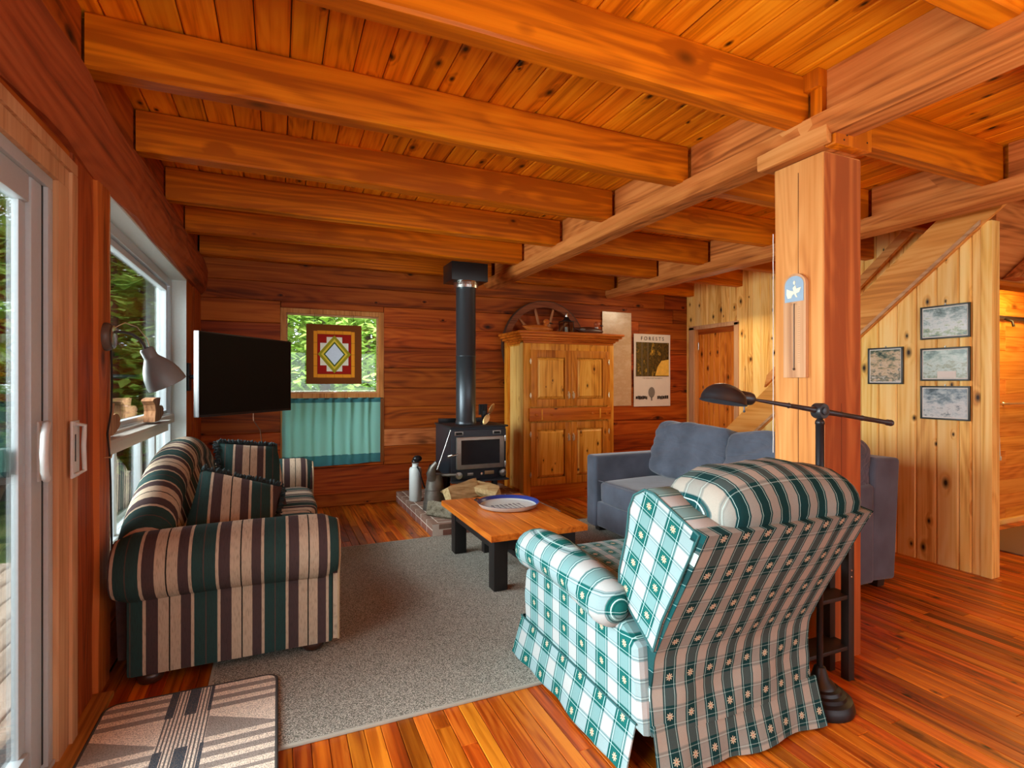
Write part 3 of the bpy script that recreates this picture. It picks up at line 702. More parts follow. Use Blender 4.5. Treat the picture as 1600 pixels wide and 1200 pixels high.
for i in range(n):
    a = 5.218 + .697 * i / n; b = 5.218 + .697 * (i + 1) / n
    mesh_obj('door_board', board(RX + .055, RX + .085, a, b, .01, 2.035, '-X', .005), wood('door_pine_Z', (220, 136, 50), (200, 110, 34), (144, 66, 12), axis='Z', knots=.6, flat='X', kscale=6, rough=.35, var=.14, scale=6), d2)
hg = G()
for z in (.3, 1.87): hg.lathe([(.009, -.05), (.009, .05)], (RX + .045, 5.905, z), (0, 0, 1), 8)
mesh_obj('hinge', hg, CHROME, d2)

# ---- hall past the stair wall
wh = struct('wall_hall', G().box(5.55, 9.0, 2.83, 2.9, -.02, 2.85), BLKWOOD)
z = 0.0
while z < 2.80:
    x = 5.53
    while x < 8.9:
        L = rng.choice((.9, 1.3, 1.9)); x1 = min(x + L, 8.9)
        mesh_obj('wall_board', board(x, x1, 2.80, 2.83, z, min(z + .138, 2.82), '-Y', .004), HALLP, wh); x = x1
    z += .138
wa = struct('wall_hall_header', G().box(SX + .085, 9.0, 2.05, 2.13, 2.06, 2.83), BEAM['X'])
wa.name = 'trim_2'
mesh_obj('header_edge', G().box(SX + .085, 9.0, 2.035, 2.145, 2.03, 2.065, .004), JOIST['X'], wa)
struct('trim_3', G().box(5.55, 8.8, 2.77, 2.795, 0, .05, .003), PINE['X'])
# outer walls that close the room out of frame
w = struct('wall_far_right', G().box(8.9, 9.0, -4.2, 6.3, -.05, 2.9), PINE['Z'])
w = struct('wall_front', G().box(-.9, .2, -4.3, -4.2, -.05, 2.9).box(8.0, 9.0, -4.3, -4.2, -.05, 2.9).box(.2, 8.0, -4.3, -4.2, -.05, .6).box(.2, 8.0, -4.3, -4.2, 2.3, 2.9), LOG['X'])
w4 = struct('window_4', G().box(.2, .28, -4.28, -4.18, .6, 2.3).box(7.92, 8.0, -4.28, -4.18, .6, 2.3).box(2.7, 2.78, -4.28, -4.18, .6, 2.3).box(5.3, 5.38, -4.28, -4.18, .6, 2.3).box(.2, 8.0, -4.28, -4.18, 2.22, 2.3).box(.2, 8.0, -4.28, -4.18, .6, .68), OFFW)

# ================================================================== POST AND BEAMS
t = Thing('timber_post', 'thick square pale timber post beside the armchair holding up the main beam', 'post', (2.517, 1.872, 0))
t.part('shaft', timber(2.384, 2.651, 1.734, 2.012, 0, 2.456, 'Z', .003, .008, 30, 5), POSTW['Z'])
t.part('front_face', G().box(2.388, 2.648, 1.7305, 1.735, .004, 2.452), wood('post_front_redder_Z', (204, 126, 66), (184, 102, 48), (146, 72, 32), axis='Z', knots=.5, kscale=3.4, rough=.6, var=.04, scale=4, ks=.8, grain=.8))  # thin front slab, redder and darker than the shaft timber
t.part('check_crack', G().box(2.3825, 2.3845, 1.868, 1.8705, .25, 2.40), plain('crack_dark', (90, 50, 24), .9))
t.part('side_crack', G().box(2.505, 2.507, 1.7295, 1.7345, .2, 1.25), plain('crack_dark', (90, 50, 24), .9))
single('post_cap', G().add([], []).box(2.335, 2.60, 1.70, 2.05, 2.459, 2.60, .006), BEAM['Y'], 'short rough timber block capping the square post under the beam', 'beam', (2.46, 1.9, 2.46))
cap = bpy.data.objects['post_cap']
mesh_obj('side_block', timber(2.30, 2.335, 1.66, 2.045, 2.457, 2.603, 'Y', .003, .005, 8, 4), POSTW['Y'], cap, (2.46, 1.9, 2.46))
mesh_obj('end_plate', G().box(2.345, 2.60, 1.645, 1.70, 2.452, 2.605, .005), JOIST['Z'], cap, (2.46, 1.9, 2.46))
for a, b in ((2.38, 2.575), (2.42, 2.50), (2.46, 2.53), (2.56, 2.58), (2.565, 2.49), (2.40, 2.47 + .005)): mesh_obj('nail_head', G().lathe([(.004, 0), (.004, .002)], (a, 1.6445, b), (0, -1, 0), 8), WIRE, cap, (2.46, 1.9, 2.46))
mesh_obj('tenon_block', G().box(2.325, 2.36, 1.70, 1.76, 2.60, 2.74, .004).box(2.30, 2.37, 1.70, 1.79, 2.735, 2.82, .004), JOIST['Z'], cap, (2.46, 1.9, 2.46))
def beamloft(x0, x1, y0, y1, z0, z1, sd):
    rings = []
    n = int((y1 - y0) / .12)
    for i in range(n + 1):
        y = y0 + (y1 - y0) * i / n; r = []
        for j, (a, b) in enumerate([(x0, z1), (x0, z0 + .035), (x0 + .035, z0), (x1 - .03, z0 - .004), (x1, z0 + .02), (x1, z1)]):
            q = noise.noise(Vector((y * 2.1, j * 2.7, sd))) * .014 if 1 <= j <= 4 else 0
            r.append((a + q, y, b + q * .7))
        rings.append(r)
    return G().loft(rings, True, True, False)
single('main_beam', beamloft(2.30, 2.50, -4.0, 6.1, 2.505, 2.602, 1.0), BEAM['Y'], 'long hewn main beam running over the square post to the back wall', 'beam', (2.4, 1, 2.5))
single('side_beam', beamloft(4.05, 4.26, -1.5, 6.1, 2.49, 2.59, 7.0), BEAM['Y'], 'second hewn beam above the stairs, parallel to the main beam', 'beam', (4.15, 3, 2.5))
single('cross_beam', timber(2.52, 8.8, 1.76, 1.92, 2.60, 2.815, 'X', .01, .03, 20, 3), BEAM['X'], 'dark cross beam running right from the top of the square post', 'beam', (5, 1.8, 2.6)) if False else None
bb = Thing('knee_brace', 'diagonal timber brace in the dark corner above the hall opening', 'brace', (5.2, 1.95, 2.1))
bb.part('brace_timber', G().prism([(4.62, 2.07), (4.80, 2.07), (5.7, 2.60), (5.52, 2.60)], 'Y', 1.93, 2.03), BEAM['X'])
single('ceiling_hook', G().tube([(3.03, 1.0, 2.6), (3.03, 1.0, 2.58)], .003) if False else G().tube([(4.06, 3.35, 2.50), (4.06, 3.35, 2.475), (4.055, 3.362, 2.46), (4.05, 3.35, 2.45), (4.05, 3.338, 2.462)], .004, 6), CHROME, 'small white hook screwed under the beam above the stairs, right of the post', 'hook', (4.06, 3.35, 2.5))
single('edge_string', G().tube([(2.381, 2.0145 + .0008 * math.sin(i * 1.9), 2.13 - i * .037) for i in range(32)], .0022, 6), plain('cord_white', (226, 224, 218), .6), 'thin white cord running down the back edge of the square post', 'cord', (2.375, 2.022, 0))

# ================================================================== RUGS
rg = Thing('area_rug', 'large grey berber area rug under the coffee table and sofas', 'rug', (1.3, 3.3, 0))
rx0, rx1, ry0, ry1 = -.285, 3.05, 2.13, 4.53
rg.part('pile', G().box(rx0 + .01, rx1 - .01, ry0 + .01, ry1 - .01, .0005, .011), RUG)
rg.part('binding', G().box(rx0, rx0 + .014, ry0, ry1, .0, .0125, .003).box(rx1 - .014, rx1, ry0, ry1, 0, .0125, .003).box(rx0 + .014, rx1 - .014, ry0, ry0 + .014, 0, .0125, .003).box(rx0 + .014, rx1 - .014, ry1 - .014, ry1, 0, .0125, .003), RUGEDGE)
def matmat():
    m, n, b = newmat('mat_pattern'); tc = N(n, 'ShaderNodeTexCoord'); sp = N(n, 'ShaderNodeSeparateXYZ'); n.links.new(tc.outputs['Object'], sp.inputs[0])
    X, Y = sp.outputs[0], sp.outputs[1]
    def lt(a, v): return math_(n, 'LESS_THAN', a, v)
    def fr(a, p, o=0): return math_(n, 'FRACT', math_(n, 'ADD', math_(n, 'MULTIPLY', a, 1 / p), o + 50))
    cx = fr(X, .40, .28); cy = fr(Y, .42, .12)
    cream, grey, slate, mid = lin((250, 238, 220)), lin((164, 156, 148)), lin((70, 80, 92)), lin((176, 166, 154))
    # column type A (40% of the width): fine ribs above, slate bars below; type B: triangles and broad bands
    A = lt(cx, .40)
    ribs = lt(fr(X, .0135), .45)
    ca = mixc(n, ribs, cream, lin((112, 112, 112)))
    bars = lt(math_(n, 'ABSOLUTE', math_(n, 'SUBTRACT', fr(X, .40 * .20, .4 + .28 * 5), .5)), .26)
    cb = mixc(n, bars, ca, slate)
    ca = mixc(n, lt(cy, .50), ca, cb)
    band = lt(fr(Y, .062), .5)
    cc = mixc(n, band, cream, grey)
    tri = math_(n, 'GREATER_THAN', math_(n, 'ADD', math_(n, 'MULTIPLY', math_(n, 'SUBTRACT', cx, .4), .5), cy), .90)
    ct = mixc(n, tri, grey, cream)
    cc = mixc(n, lt(cy, .60), ct, cc)
    c = mixc(n, A, cc, ca)
    nz = N(n, 'ShaderNodeTexNoise'); nz.inputs['Scale'].default_value = 220; nz.inputs['Detail'].default_value = 2; n.links.new(tc.outputs['Object'], nz.inputs['Vector'])
    c = mixc(n, math_(n, 'ADD', math_(n, 'MULTIPLY', math_(n, 'SUBTRACT', nz.outputs[0], .35, True), 3.0, True), .35, True), lin((120, 114, 106)), c)
    n.links.new(c, b.inputs['Base Color']); b.inputs['Roughness'].default_value = 1; b.inputs['Specular IOR Level'].default_value = .05
    bump(n, b, nz.outputs[0], .6, .004); return m
mt = Thing('door_mat', 'grey and cream geometric mat by the sliding glass door', 'rug', (-.3, 2.1, 0))
def rrect(x0, x1, y0, y1, r, n=5):
    p = []
    for cx, cy, a in ((x1 - r, y1 - r, 0), (x0 + r, y1 - r, 90), (x0 + r, y0 + r, 180), (x1 - r, y0 + r, 270)): p += arc(cx, cy, r, a, a + 90, n)
    return p
mt.part('pile', G().prism(rrect(-.64, -.012, 1.62, 2.66, .045), 'Z', .014, .024), matmat())
bd = [(x, y, .019) for x, y in rrect(-.646, -.006, 1.614, 2.666, .05)]
mt.part('binding', G().tube(bd + bd[:1], .0065, 8), MATB)

# ================================================================== STRIPED SOFA (along the window wall)
so = Thing('striped_sofa', 'green, maroon and cream striped camelback sofa with rolled arms by the window', 'sofa', (-.2, 3.95, 0))
AX0, AX1 = -.66, .25
def roll(yc, out, x0, x1):
    """rolled arm: fat scroll swept along x; out = -1 for the near arm"""
    g = G(); rings = []
    N_ = 14
    for i in range(N_ + 1):
        t = i / N_; x = x0 + (x1 - x0) * t
        e = min(t, 1 - t) * (x1 - x0); k = min(1, e / .05); k = math.sqrt(max(0, 1 - (1 - k) ** 2)) * .16 + .84
        swell = 1 + .05 * t
        ring = []
        for j in range(20):
            a = 2 * math.pi * j / 20
            ring.append((x, yc + out * .012 + .148 * k * swell * math.cos(a) * (1 if abs(a) else 1), .525 + .012 * math.sin(3 * t) + .150 * k * swell * math.sin(a)))
        rings.append(ring)
    return g.loft(rings)
so.part('arm', roll(2.865, -1, AX0, AX1 + .02), STX)
so.part('arm', roll(5.035, 1, AX0, AX1 + .02), STX)
def armside(y0, y1):
    g = G(); g.box(AX0 + .05, AX1, y0, y1, .055, .47, .018); return g
so.part('arm_panel', armside(2.80, 2.965), STX)
so.part('arm_panel', armside(4.935, 5.10), STX)
# front facing of each arm, edged with a welt
for yc, n_ in ((2.865, 0), (5.035, 1)):
    pl_ = [(yc - .062, .07), (yc + .075, .07), (yc + .09, .40)] + arc(yc, .525, .125, -30, 210, 14) + [(yc - .075, .40)]
    so.part('arm_front', G().prism([(y, z) for y, z in pl_], 'X', AX1 + .0, AX1 + .028), STY)
    so.part('welt', G().tube([(AX1 + .026, y, z) for y, z in pl_ + pl_[:1]], .006, 6), plain('welt_cream', (176, 150, 116), .9))
so.part('base', G().box(-.58, .215, 2.95, 4.95, .075, .31, .015), STY)
for i in range(2):
    y0 = 2.985 + i * .97
    so.part('seat_cushion', G().cushion((-.055, y0 + .483, .385), (.64, .965, .18), 6, (0, R(-1), 0), .006, 5, i * 3.0, 12), STY)
# camel back: profile swept along y
g = G(); rings = []
n_ = 36
for i in range(n_ + 1):
    t = i / n_; y = 2.90 + 2.10 * t
    zc = .70 + .30 * math.sin(math.pi * min(1, max(0, (t * 1.04 - .02)))) ** .75
    e = min(t, 1 - t) * 2.1; k = math.sqrt(max(.0, 1 - (1 - min(1, e / .09)) ** 2)); zc -= .05 * (1 - k)
    th = .115
    fx = -.40 + .02 * (1 - k)
    seam = .012 * math.exp(-((t - .5) / .012) ** 2)
    prof = [(-.66, .10), (-.67, .40), (-.675, zc - .16)]
    cx_, cz_ = -.565, zc - .115
    prof += [(cx_ + .112 * math.cos(R(a)), cz_ + (.115 - seam) * math.sin(R(a))) for a in range(165, -20, -15)]
    prof += [(fx - .02 - seam, zc - .26), (fx + .035 - seam, .60), (fx + .06 - seam, .50), (fx + .05, .42), (fx + .0, .30), (-.5, .10)]
    ring = [(px_, y, pz_) for px_, pz_ in prof]
    rings.append(ring)
g.loft(rings)
so.part('back', g, STY)
for xx, yy in ((-.53, 2.87), (.16, 2.87), (-.53, 5.02), (.16, 5.02)):
    so.part('bun_foot', G().lathe([(.03, 0.0), (.048, .008), (.056, .03), (.05, .052), (.03, .062), (.028, .078)], (xx, yy, .012 if xx > 0 else .0), (0, 0, 1), 18), BUN)

def throw_pillow(name, label, c, size, nrm, roll_, m, fringe_sides, group=None):
    zz = Vector(nrm).normalized(); xx = Vector((0, 0, 1)).cross(zz).normalized(); yy_ = zz.cross(xx)
    M = Matrix((xx, yy_, zz)).transposed() @ Matrix.Rotation(R(roll_), 3, 'Z'); c = Vector(c)
    t = Thing(name, label, 'pillow', tuple(c), group); g = G(); n = 16
    vs = []
    for s_ in (1, -1):
        for i in range(n + 1):
            for j in range(n + 1):
                u, v = -1 + 2 * i / n, -1 + 2 * j / n
                pin = 1 - .10 * (u * u * v * v) * 1.0
                k = .06 * (1 - abs(u) ** 2) ; k2 = .06 * (1 - abs(v) ** 2)
                x = u * (1 - k2 * (abs(u) ** 4)) * size / 2; y = v * (1 - k * (abs(v) ** 4)) * size / 2
                z = s_ * .078 * ((1 - abs(u) ** 3.2) * (1 - abs(v) ** 3.2)) ** .55 + .004 * s_ * noise.noise(Vector((u * 2, v * 2, s_ + c.y)))
                vs.append(c + M @ Vector((x, y, z)))
    o = (n + 1) ** 2; fs = []
    for b in (0, o):
        for i in range(n):
            for j in range(n): fs.append((b + i * (n + 1) + j, b + (i + 1) * (n + 1) + j, b + (i + 1) * (n + 1) + j + 1, b + i * (n + 1) + j + 1))
    g.add(vs, fs, True)
    me = t.part('cover', g, m)
    rr = random.Random(3); fr = G()
    for side in fringe_sides:
        for i in range(150):
            s_ = rr.uniform(-1, 1)
            e = {'u+': (1, s_), 'u-': (-1, s_), 'v+': (s_, 1), 'v-': (s_, -1)}[side]
            b = Vector((e[0] * size / 2 * .96, e[1] * size / 2 * .96, rr.uniform(-.012, .012)))
            d = Vector((e[0] if side[0] == 'u' else rr.uniform(-.4, .4), e[1] if side[0] == 'v' else rr.uniform(-.4, .4), rr.uniform(-.9, .9))).normalized() * rr.uniform(.02, .034)
            q = b + d
            fr.tube([c + M @ b, c + M @ (b + d * .6 + Vector((0, 0, .004))), c + M @ q], [.006, .007, .004], 5)
    o_ = t.part('fringe', fr, plain('fringe_charcoal', (40, 52, 54), 1)); o_['kind'] = 'stuff'
    return t
STP = stripes('striped_pillow_X', 'X', .2)
throw_pillow('throw_pillow', 'striped throw pillow with a dark fringed edge against the near arm of the striped sofa', (-.215, 3.22, .655), .44, (.30, -.72, .62), -24, STP, ('v+', 'u+'))
throw_pillow('throw_pillow', 'striped throw pillow leaning upright on the far half of the striped sofa back', (-.165, 4.12, .715), .46, (.55, -.70, .45), -10, STP, ('u-', 'v+'))

# ================================================================== SLATE LOVESEAT (right, facing the window)
bs = Thing('loveseat', 'slate blue suede loveseat with two loose back cushions behind the coffee table', 'sofa', (3.2, 3.2, 0))
bs.part('arm', G().rbox((3.06, 4.145, .375), (.93, .155, .64), (0, 0, 0), .035, 4), BLUE)
bs.part('arm', G().rbox((3.06, 2.285, .375), (.93, .155, .64), (0, 0, 0), .035, 4), BLUE)
bs.part('base', G().rbox((3.05, 3.215, .18), (.88, 1.71, .22), (0, 0, 0), .02, 3), BLUE)
bs.part('back_frame', G().rbox((3.63, 3.215, .46), (.27, 2.01, .80), (0, R(4), 0), .03, 4), BLUE)
for i, y in enumerate((3.635, 2.79)):
    bs.part('seat_cushion', G().cushion((2.95, y, .385), (.70, .838, .20), 9, (0, R(-1.5), 0), .006, 4, 3.3 * i, 14), BLUE)
    bs.part('seat_welt', G().tube([(2.612, y - .40, .478), (2.607, y, .483), (2.612, y + .40, .478)], .004, 6), BLUE)
for i, (y, dz, rz) in enumerate(((3.68, .012, 4), (2.83, 0, -3))):
    bs.part('back_cushion', G().cushion((3.37, y, .715 + dz), (.27, .86, .51), 6.5, (R(1 - 2 * i), R(16), R(rz)), .018, 4.5, 5.0 + 9 * i, 34, .012), BLUEC)
bs.part('back_cushion', G().cushion((3.44, 2.34, .77), (.27, .22, .44), 3.6, (0, R(8), R(5)), .012, 5, 20, 14, .008), BLUEC)
for xx, yy in ((2.70, 4.14), (3.66, 4.14), (2.70, 2.29), (3.66, 2.29)):
    bs.part('foot', G().prism([(-.03 + yy, 0), (.03 + yy, 0), (.04 + yy, .075), (-.04 + yy, .075)], 'X', xx - .035, xx + .035), DRKWOOD)

# ================================================================== PLAID RECLINER (foreground, seen from behind)
rc = Thing('plaid_recliner', 'teal and white plaid wingback recliner seen from behind in the foreground', 'armchair', (1.54, 1.8, 0))
# side bodies
for sx, x0, x1 in ((-1, 1.12, 1.27), (1, 1.81, 1.96)):
    pr = [(1.47, .15), (2.40, .15), (2.42, .30), (2.40, .42), (2.30, .50), (1.62, .50), (1.50, .44)]
    g = G(); rings = []
    for x, ins in ((x0, .02), (x0 + .012, .004), (x0 + .03, 0), (x1 - .02, 0), (x1, .012)):
        cy = 1.93; cz = .32
        rings.append([(x, cy + (y - cy) * (1 - ins / .46), cz + (z - cz) * (1 - ins / .17)) for y, z in pr])
    g.loft(rings, True, True, False)
    rc.part('side_body', g, PL_YZ)
    # padded arm roll, fat at the front and pinched at the back
    xc = (1.135 if sx < 0 else 1.945)
    rings = []
    for i in range(19):
        t = i / 18; y = 2.36 - .78 * t
        r = .098 * (1 - .16 * t) * math.sqrt(max(0.001, 1 - max(0, (.10 - t) / .10) ** 2)) * math.sqrt(max(.02, 1 - max(0, (t - .90) / .10) ** 2))
        z = .545 + .045 * math.sin(math.pi * min(1, t * 1.0 + .1)) - .01
        rings.append([(xc + sx * .012 + r * 1.06 * math.cos(a), y, z + r * math.sin(a)) for a in [2 * math.pi * j / 18 for j in range(18)]])
    rc.part('arm_pad', G().loft(rings), PL_YZ)
rc.part('seat_cushion', G().cushion((1.54, 2.03, .42), (.58, .78, .19), 5, (R(3), 0, 0), .006, 5, 1, 12), plaid('plaid_seat', 'X', 'Y', .088, .112, .1, 0))
rc.part('seat_base', G().box(1.27, 1.81, 1.50, 2.38, .12, .34, .01), PL_XZ)
rc.part('footrest', G().rbox((1.54, 2.42, .30), (.54, .07, .34), (0, 0, 0), .02, 3), PL_XZ)
# back shell: outer back panel, wings, crest roll
def outer(t):
    """outer back line in y, z from hem (t=0) to the shoulder (t=1)"""
    P_ = [(1.462, .15), (1.475, .30), (1.46, .42), (1.37, .60), (1.285, .76), (1.215, .895)]
    k = t * (len(P_) - 1); i = min(int(k), len(P_) - 2); f = k - i
    return tuple(P_[i][j] * (1 - f) + P_[i + 1][j] * f for j in (0, 1))
rings = []
for i in range(25):
    t = i / 24; y, z = outer(t); ring = []
    hw = .388 - .010 * math.sin(t * 3)
    for j in range(17):
        s_ = -1 + j / 8; x = 1.545 + hw * s_
        wv_ = .010 * noise.noise(Vector((s_ * 2.5, t * 3, 2))) + .010 * math.exp(-(t - .16) ** 2 / .004) * math.sin(s_ * 7)
        ring.append((x, y - .018 * (1 - s_ * s_) - wv_, z))
    for j in range(16, -1, -1):
        s_ = -1 + j / 8; ring.append((1.545 + hw * s_, y + .05, z + .01))
    rings.append(ring)
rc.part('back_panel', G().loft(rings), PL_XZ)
for sx in (-1, 1):
    wp = [(1.385, .44), (1.66, .57), (1.655, .66), (1.60, .80), (1.585, .90), (1.55, .955), (1.49, .985), (1.44, .985), (1.215, .90), (1.30, .72)]
    wp = [(1.455, .44), (1.655, .58), (1.65, .66), (1.605, .80), (1.59, .90), (1.56, .955), (1.50, .985), (1.45, .98), (1.235, .893), (1.325, .72), (1.41, .56)]
    xo = 1.545 + sx * .385; xi = xo - sx * .125
    cy = 1.46; cz = .75
    g = G(); rings = []
    for x, k in ((xo - sx * .0, .955), (xo - sx * -.006, .98), (xo - sx * .008, 1.0), (xo - sx * .10, 1.0), (xi, .90)):
        rings.append([(x, cy + (y - cy) * k, cz + (z - cz) * k) for y, z in wp])
    g.loft(rings)
    rc.part('wing', g, PL_WG)
    rc.part('wing_welt', G().tube([(xo + sx * .004, cy + (y - cy) * .985, cz + (z - cz) * .985) for y, z in wp + wp[:1]], .0045, 6), plain('welt_teal', (40, 90, 92), .9))
# crest: puffy head roll over the top of the back
rings = []
for i in range(27):
    t = i / 26; s_ = -1 + 2 * t
    e = math.sqrt(max(0.05, 1 - abs(s_) ** 12))
    hw = .345; x = 1.588 + hw * s_
    top = .045 * (1 - s_ * s_)
    ring = []
    for j in range(22):
        a = 2 * math.pi * j / 22
        ry, rz = .170 * e, (.100 + top * .5) * e
        ca_, sa_ = math.cos(a), math.sin(a)
        ca_ = abs(ca_) ** .8 * (1 if ca_ > 0 else -1)
        py, pz = 1.385 + ry * ca_, .925 + top * .5 + rz * sa_
        # lean forward on the front side, flat behind
        pz += -.12 * (1.39 - py) * -1.0 * 0
        py += (pz - .925) * .12
        w_ = .010 * noise.noise(Vector((s_ * 4, math.cos(a) * 1.5, math.sin(a) * 1.5)))
        ring.append((x, py + w_, pz + w_))
    rings.append(ring)
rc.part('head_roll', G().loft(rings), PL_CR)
rc.part('inner_back', G().cushion((1.545, 1.56, .66), (.52, .22, .60), 4, (R(18), 0, 0), .008, 4, 2, 12), PL_XZ)
# skirts: pleated valances round the base
def skirt(p0, p1, out, n=26, h=.17, flare=.05, seed=0):
    p0, p1, out = Vector(p0), Vector(p1), Vector(out); g = G(); vs = []; rows = 6
    for i in range(n + 1):
        t = i / n; p = p0.lerp(p1, t)
        wv_ = noise.noise(Vector((t * 7 + seed, seed, 0))) * .022
        for r in range(rows + 1):
            k = r / rows; vs.append(p + out * (flare * k + wv_ * k * k) + Vector((0, 0, -h * k + (.006 * noise.noise(Vector((t * 5, seed, 3))) if r == rows else 0))))
    o = len(vs); vs += [v - out * .006 for v in vs]
    fs = []
    R_ = rows + 1
    for b in (0, o):
        for i in range(n):
            for r in range(rows): fs.append((b + i * R_ + r, b + (i + 1) * R_ + r, b + (i + 1) * R_ + r + 1, b + i * R_ + r + 1))
    for i in range(n):
        fs.append((i * R_ + rows, (i + 1) * R_ + rows, o + (i + 1) * R_ + rows, o + i * R_ + rows)); fs.append((i * R_, (i + 1) * R_, o + (i + 1) * R_, o + i * R_))
    for i in (0, n):
        for r in range(rows): fs.append((i * R_ + r, i * R_ + r + 1, o + i * R_ + r + 1, o + i * R_ + r))
    return g.add(vs, fs, True)
rc.part('skirt', skirt((1.118, 1.50, .185), (1.118, 2.43, .185), (-1, 0, 0), seed=1.5), PL_YZ)
rc.part('skirt', skirt((1.962, 1.50, .185), (1.962, 2.43, .185), (1, 0, 0), seed=4.5), PL_YZ)
rc.part('skirt', skirt((1.16, 1.458, .185), (1.96, 1.458, .185), (0, -1, 0), seed=7.7, flare=.04), PL_XZ)
rc.part('skirt', skirt((1.12, 2.44, .185), (1.96, 2.44, .185), (0, 1, 0), seed=9.7), PL_XZ)
rc.part('skirt_welt', G().tube([(1.116, 2.43, .187), (1.114, 1.49, .187)], .004, 6), plain('welt_teal', (40, 90, 92), .9))

# ================================================================== COFFEE TABLE + TRAY
ct = Thing('coffee_table', 'low coffee table with an orange pine top and thick black legs', 'table', (1.55, 3.6, .0125))
for i in range(6):
    a = 1.205 + i * .1158
    ct.part('top_board', board(a, a + .1155, 3.07, 4.17, .36, .40, '+Z', .0025), TABLE)
ct.part('apron', G().box(1.27, 1.84, 3.17, 3.20, .27, .36).box(1.27, 1.84, 4.05, 4.08, .27, .36).box(1.27, 1.30, 3.2, 4.05, .27, .36).box(1.81, 1.84, 3.2, 4.05, .27, .36), BLKWOOD)
for xx in (1.262, 1.765):
    for yy in (3.165, 3.99): ct.part('leg', G().box(xx, xx + .095, yy, yy + .095, .0125, .36, .003), BLKWOOD)
ct.part('stretcher', G().box(1.36, 1.765, 3.60, 3.66, .12, .19, .003).box(1.53, 1.57, 3.26, 3.99, .12, .16), BLKWOOD)
ty = Thing('enamel_tray', 'round white enamel tray with a blue rim and cutlery print on the coffee table', 'tray', (1.62, 3.77, .4))
ty.part('dish', G().lathe([(.0, .004), (.20, .004), (.215, .010), (.232, .034), (.238, .036), (.234, .030), (.220, .006), (.205, .0), (0, 0)], (1.62, 3.77, .4015), (0, 0, 1), 48), CERAM)
ty.part('blue_band', G().lathe([(.2165, .0135), (.2315, .0355), (.2375, .0378), (.2335, .0345), (.2205, .0135)], (1.62, 3.77, .4017), (0, 0, 1), 48, False), BLUEEN)
cu = Vector((1.60, 3.73, .4065))
ink = plain('print_charcoal', (92, 92, 104), .6)
for i, kind in enumerate(('spoon', 'fork', 'knife', 'fork', 'spoon', 'knife', 'fork')):
    x = 1.50 + i * .036; y0 = 3.66; g = G()
    g.box(x - .003, x + .003, y0, y0 + .12, .4057, .4065)
    if kind == 'spoon': g.prism([(x + .011 * math.cos(R(a)), y0 + .135 + .022 * math.sin(R(a))) for a in range(0, 360, 30)], 'Z', .4057, .4065)
    elif kind == 'fork':
        g.box(x - .010, x + .010, y0 + .115, y0 + .125, .4057, .4065)
        for d in (-.009, 0, .009): g.box(x + d - .002, x + d + .002, y0 + .125, y0 + .155, .4057, .4065)
    else: g.box(x - .006, x + .006, y0 + .09, y0 + .16, .4057, .4065)
    o = ty.part('printed_' + kind, g, ink)
    if kind == 'fork': o['kind'] = 'thing'
ty.part('handle', G().tube([(1.42, 3.90, .43), (1.405, 3.93, .437), (1.43, 3.955, .437), (1.455, 3.94, .43)], .006, 6), WIRE)

# ================================================================== HEARTH
he = Thing('brick_hearth', 'low brick hearth slab under the wood stove', 'hearth', (1.9, 5.3, 0))
hx0, hx1, hy0, hy1 = 1.225, 2.50, 4.52, 6.08
he.part('mortar_bed', G().box(hx0 + .003, hx1 - .004, hy0 + .003, hy1, 0.0, .1125), MORTAR)
rb = random.Random(5)
def brick(x0, x1, y0, y1, z0, z1, m): he.part('brick', G().box(x0, x1, y0, y1, z0, z1 + rb.uniform(-.002, .002), .004), m)
yy = hy0
while yy < hy1 - .02:          # left face: header bricks on edge
    brick(hx0, hx0 + .09, yy + .006, min(yy + .20, hy1) - .005, .0, .060, BRICKM); yy += .204
yy = hy0
while yy < hy1 - .05:
    brick(hx0, hx0 + .06, yy + .006, min(yy + .205, hy1) - .005, .069, .115, BRICKT); yy += .21
xx = hx0 + .09
while xx < hx1 - .02:
    brick(xx + .006, min(xx + .2, hx1) - .004, hy0, hy0 + .09, 0, .062, BRICKM)
    brick(xx - .03, min(xx + .165, hx1) - .006, hy0, hy0 + .06, .068, .115, BRICKT); xx += .205
yy = hy0 + .065; row = 0
while yy < hy1 - .02:
    xx = hx0 + .065 - (.1 if row % 2 else 0)
    while xx < hx1 - .02:
        a, b = max(xx, hx0 + .065), min(xx + .2, hx1)
        if b - a > .03: brick(a + .005, b - .005, yy + .005, min(yy + .095, hy1) - .004, .06, .116, BRICKT)
        xx += .203
    yy += .098; row += 1

# ================================================================== WOOD STOVE
sv = Thing('wood_stove', 'dark steel wood stove with a glass door on the brick hearth', 'stove', (1.84, 5.25, .116))
X0, X1, Y0, Y1 = 1.545, 2.125, 5.0, 5.56
sv.part('firebox', G().prism([(X0 + .03, .395), (X1 - .03, .395), (X1, .43), (X1, .905), (X0, .905), (X0, .43)], 'Y', Y0 + .02, Y1).box(X0, X1, Y0, Y0 + .04, .385, .885, .006), STOVE)
sv.part('top_plate', G().box(X0 - .012, X1 + .02, Y0 - .012, Y1 + .01, .905, .922, .004), plain('stove_top', (40, 40, 42), .5, .4))
sv.part('heat_shield', G().box(X0 + .03, X1 - .03, Y1 - .02, Y1 + .02, .92, .965, .003), BLACK)
sv.part('ash_lip', G().box(X0 - .01, X1 + .01, Y0 - .06, Y0 + .02, .372, .388, .004), STOVE)
dr = sv.part('stove_door', G().box(X0 + .045, X1 - .035, Y0 - .035, Y0, .50, .815, .008), plain('stove_door_steel', (150, 142, 132), .4, .8, .2, 30, .2))
sv.part('door_glass', G().box(X0 + .09, X1 - .085, Y0 - .038, Y0 - .03, .545, .785), SMOKED, dr)
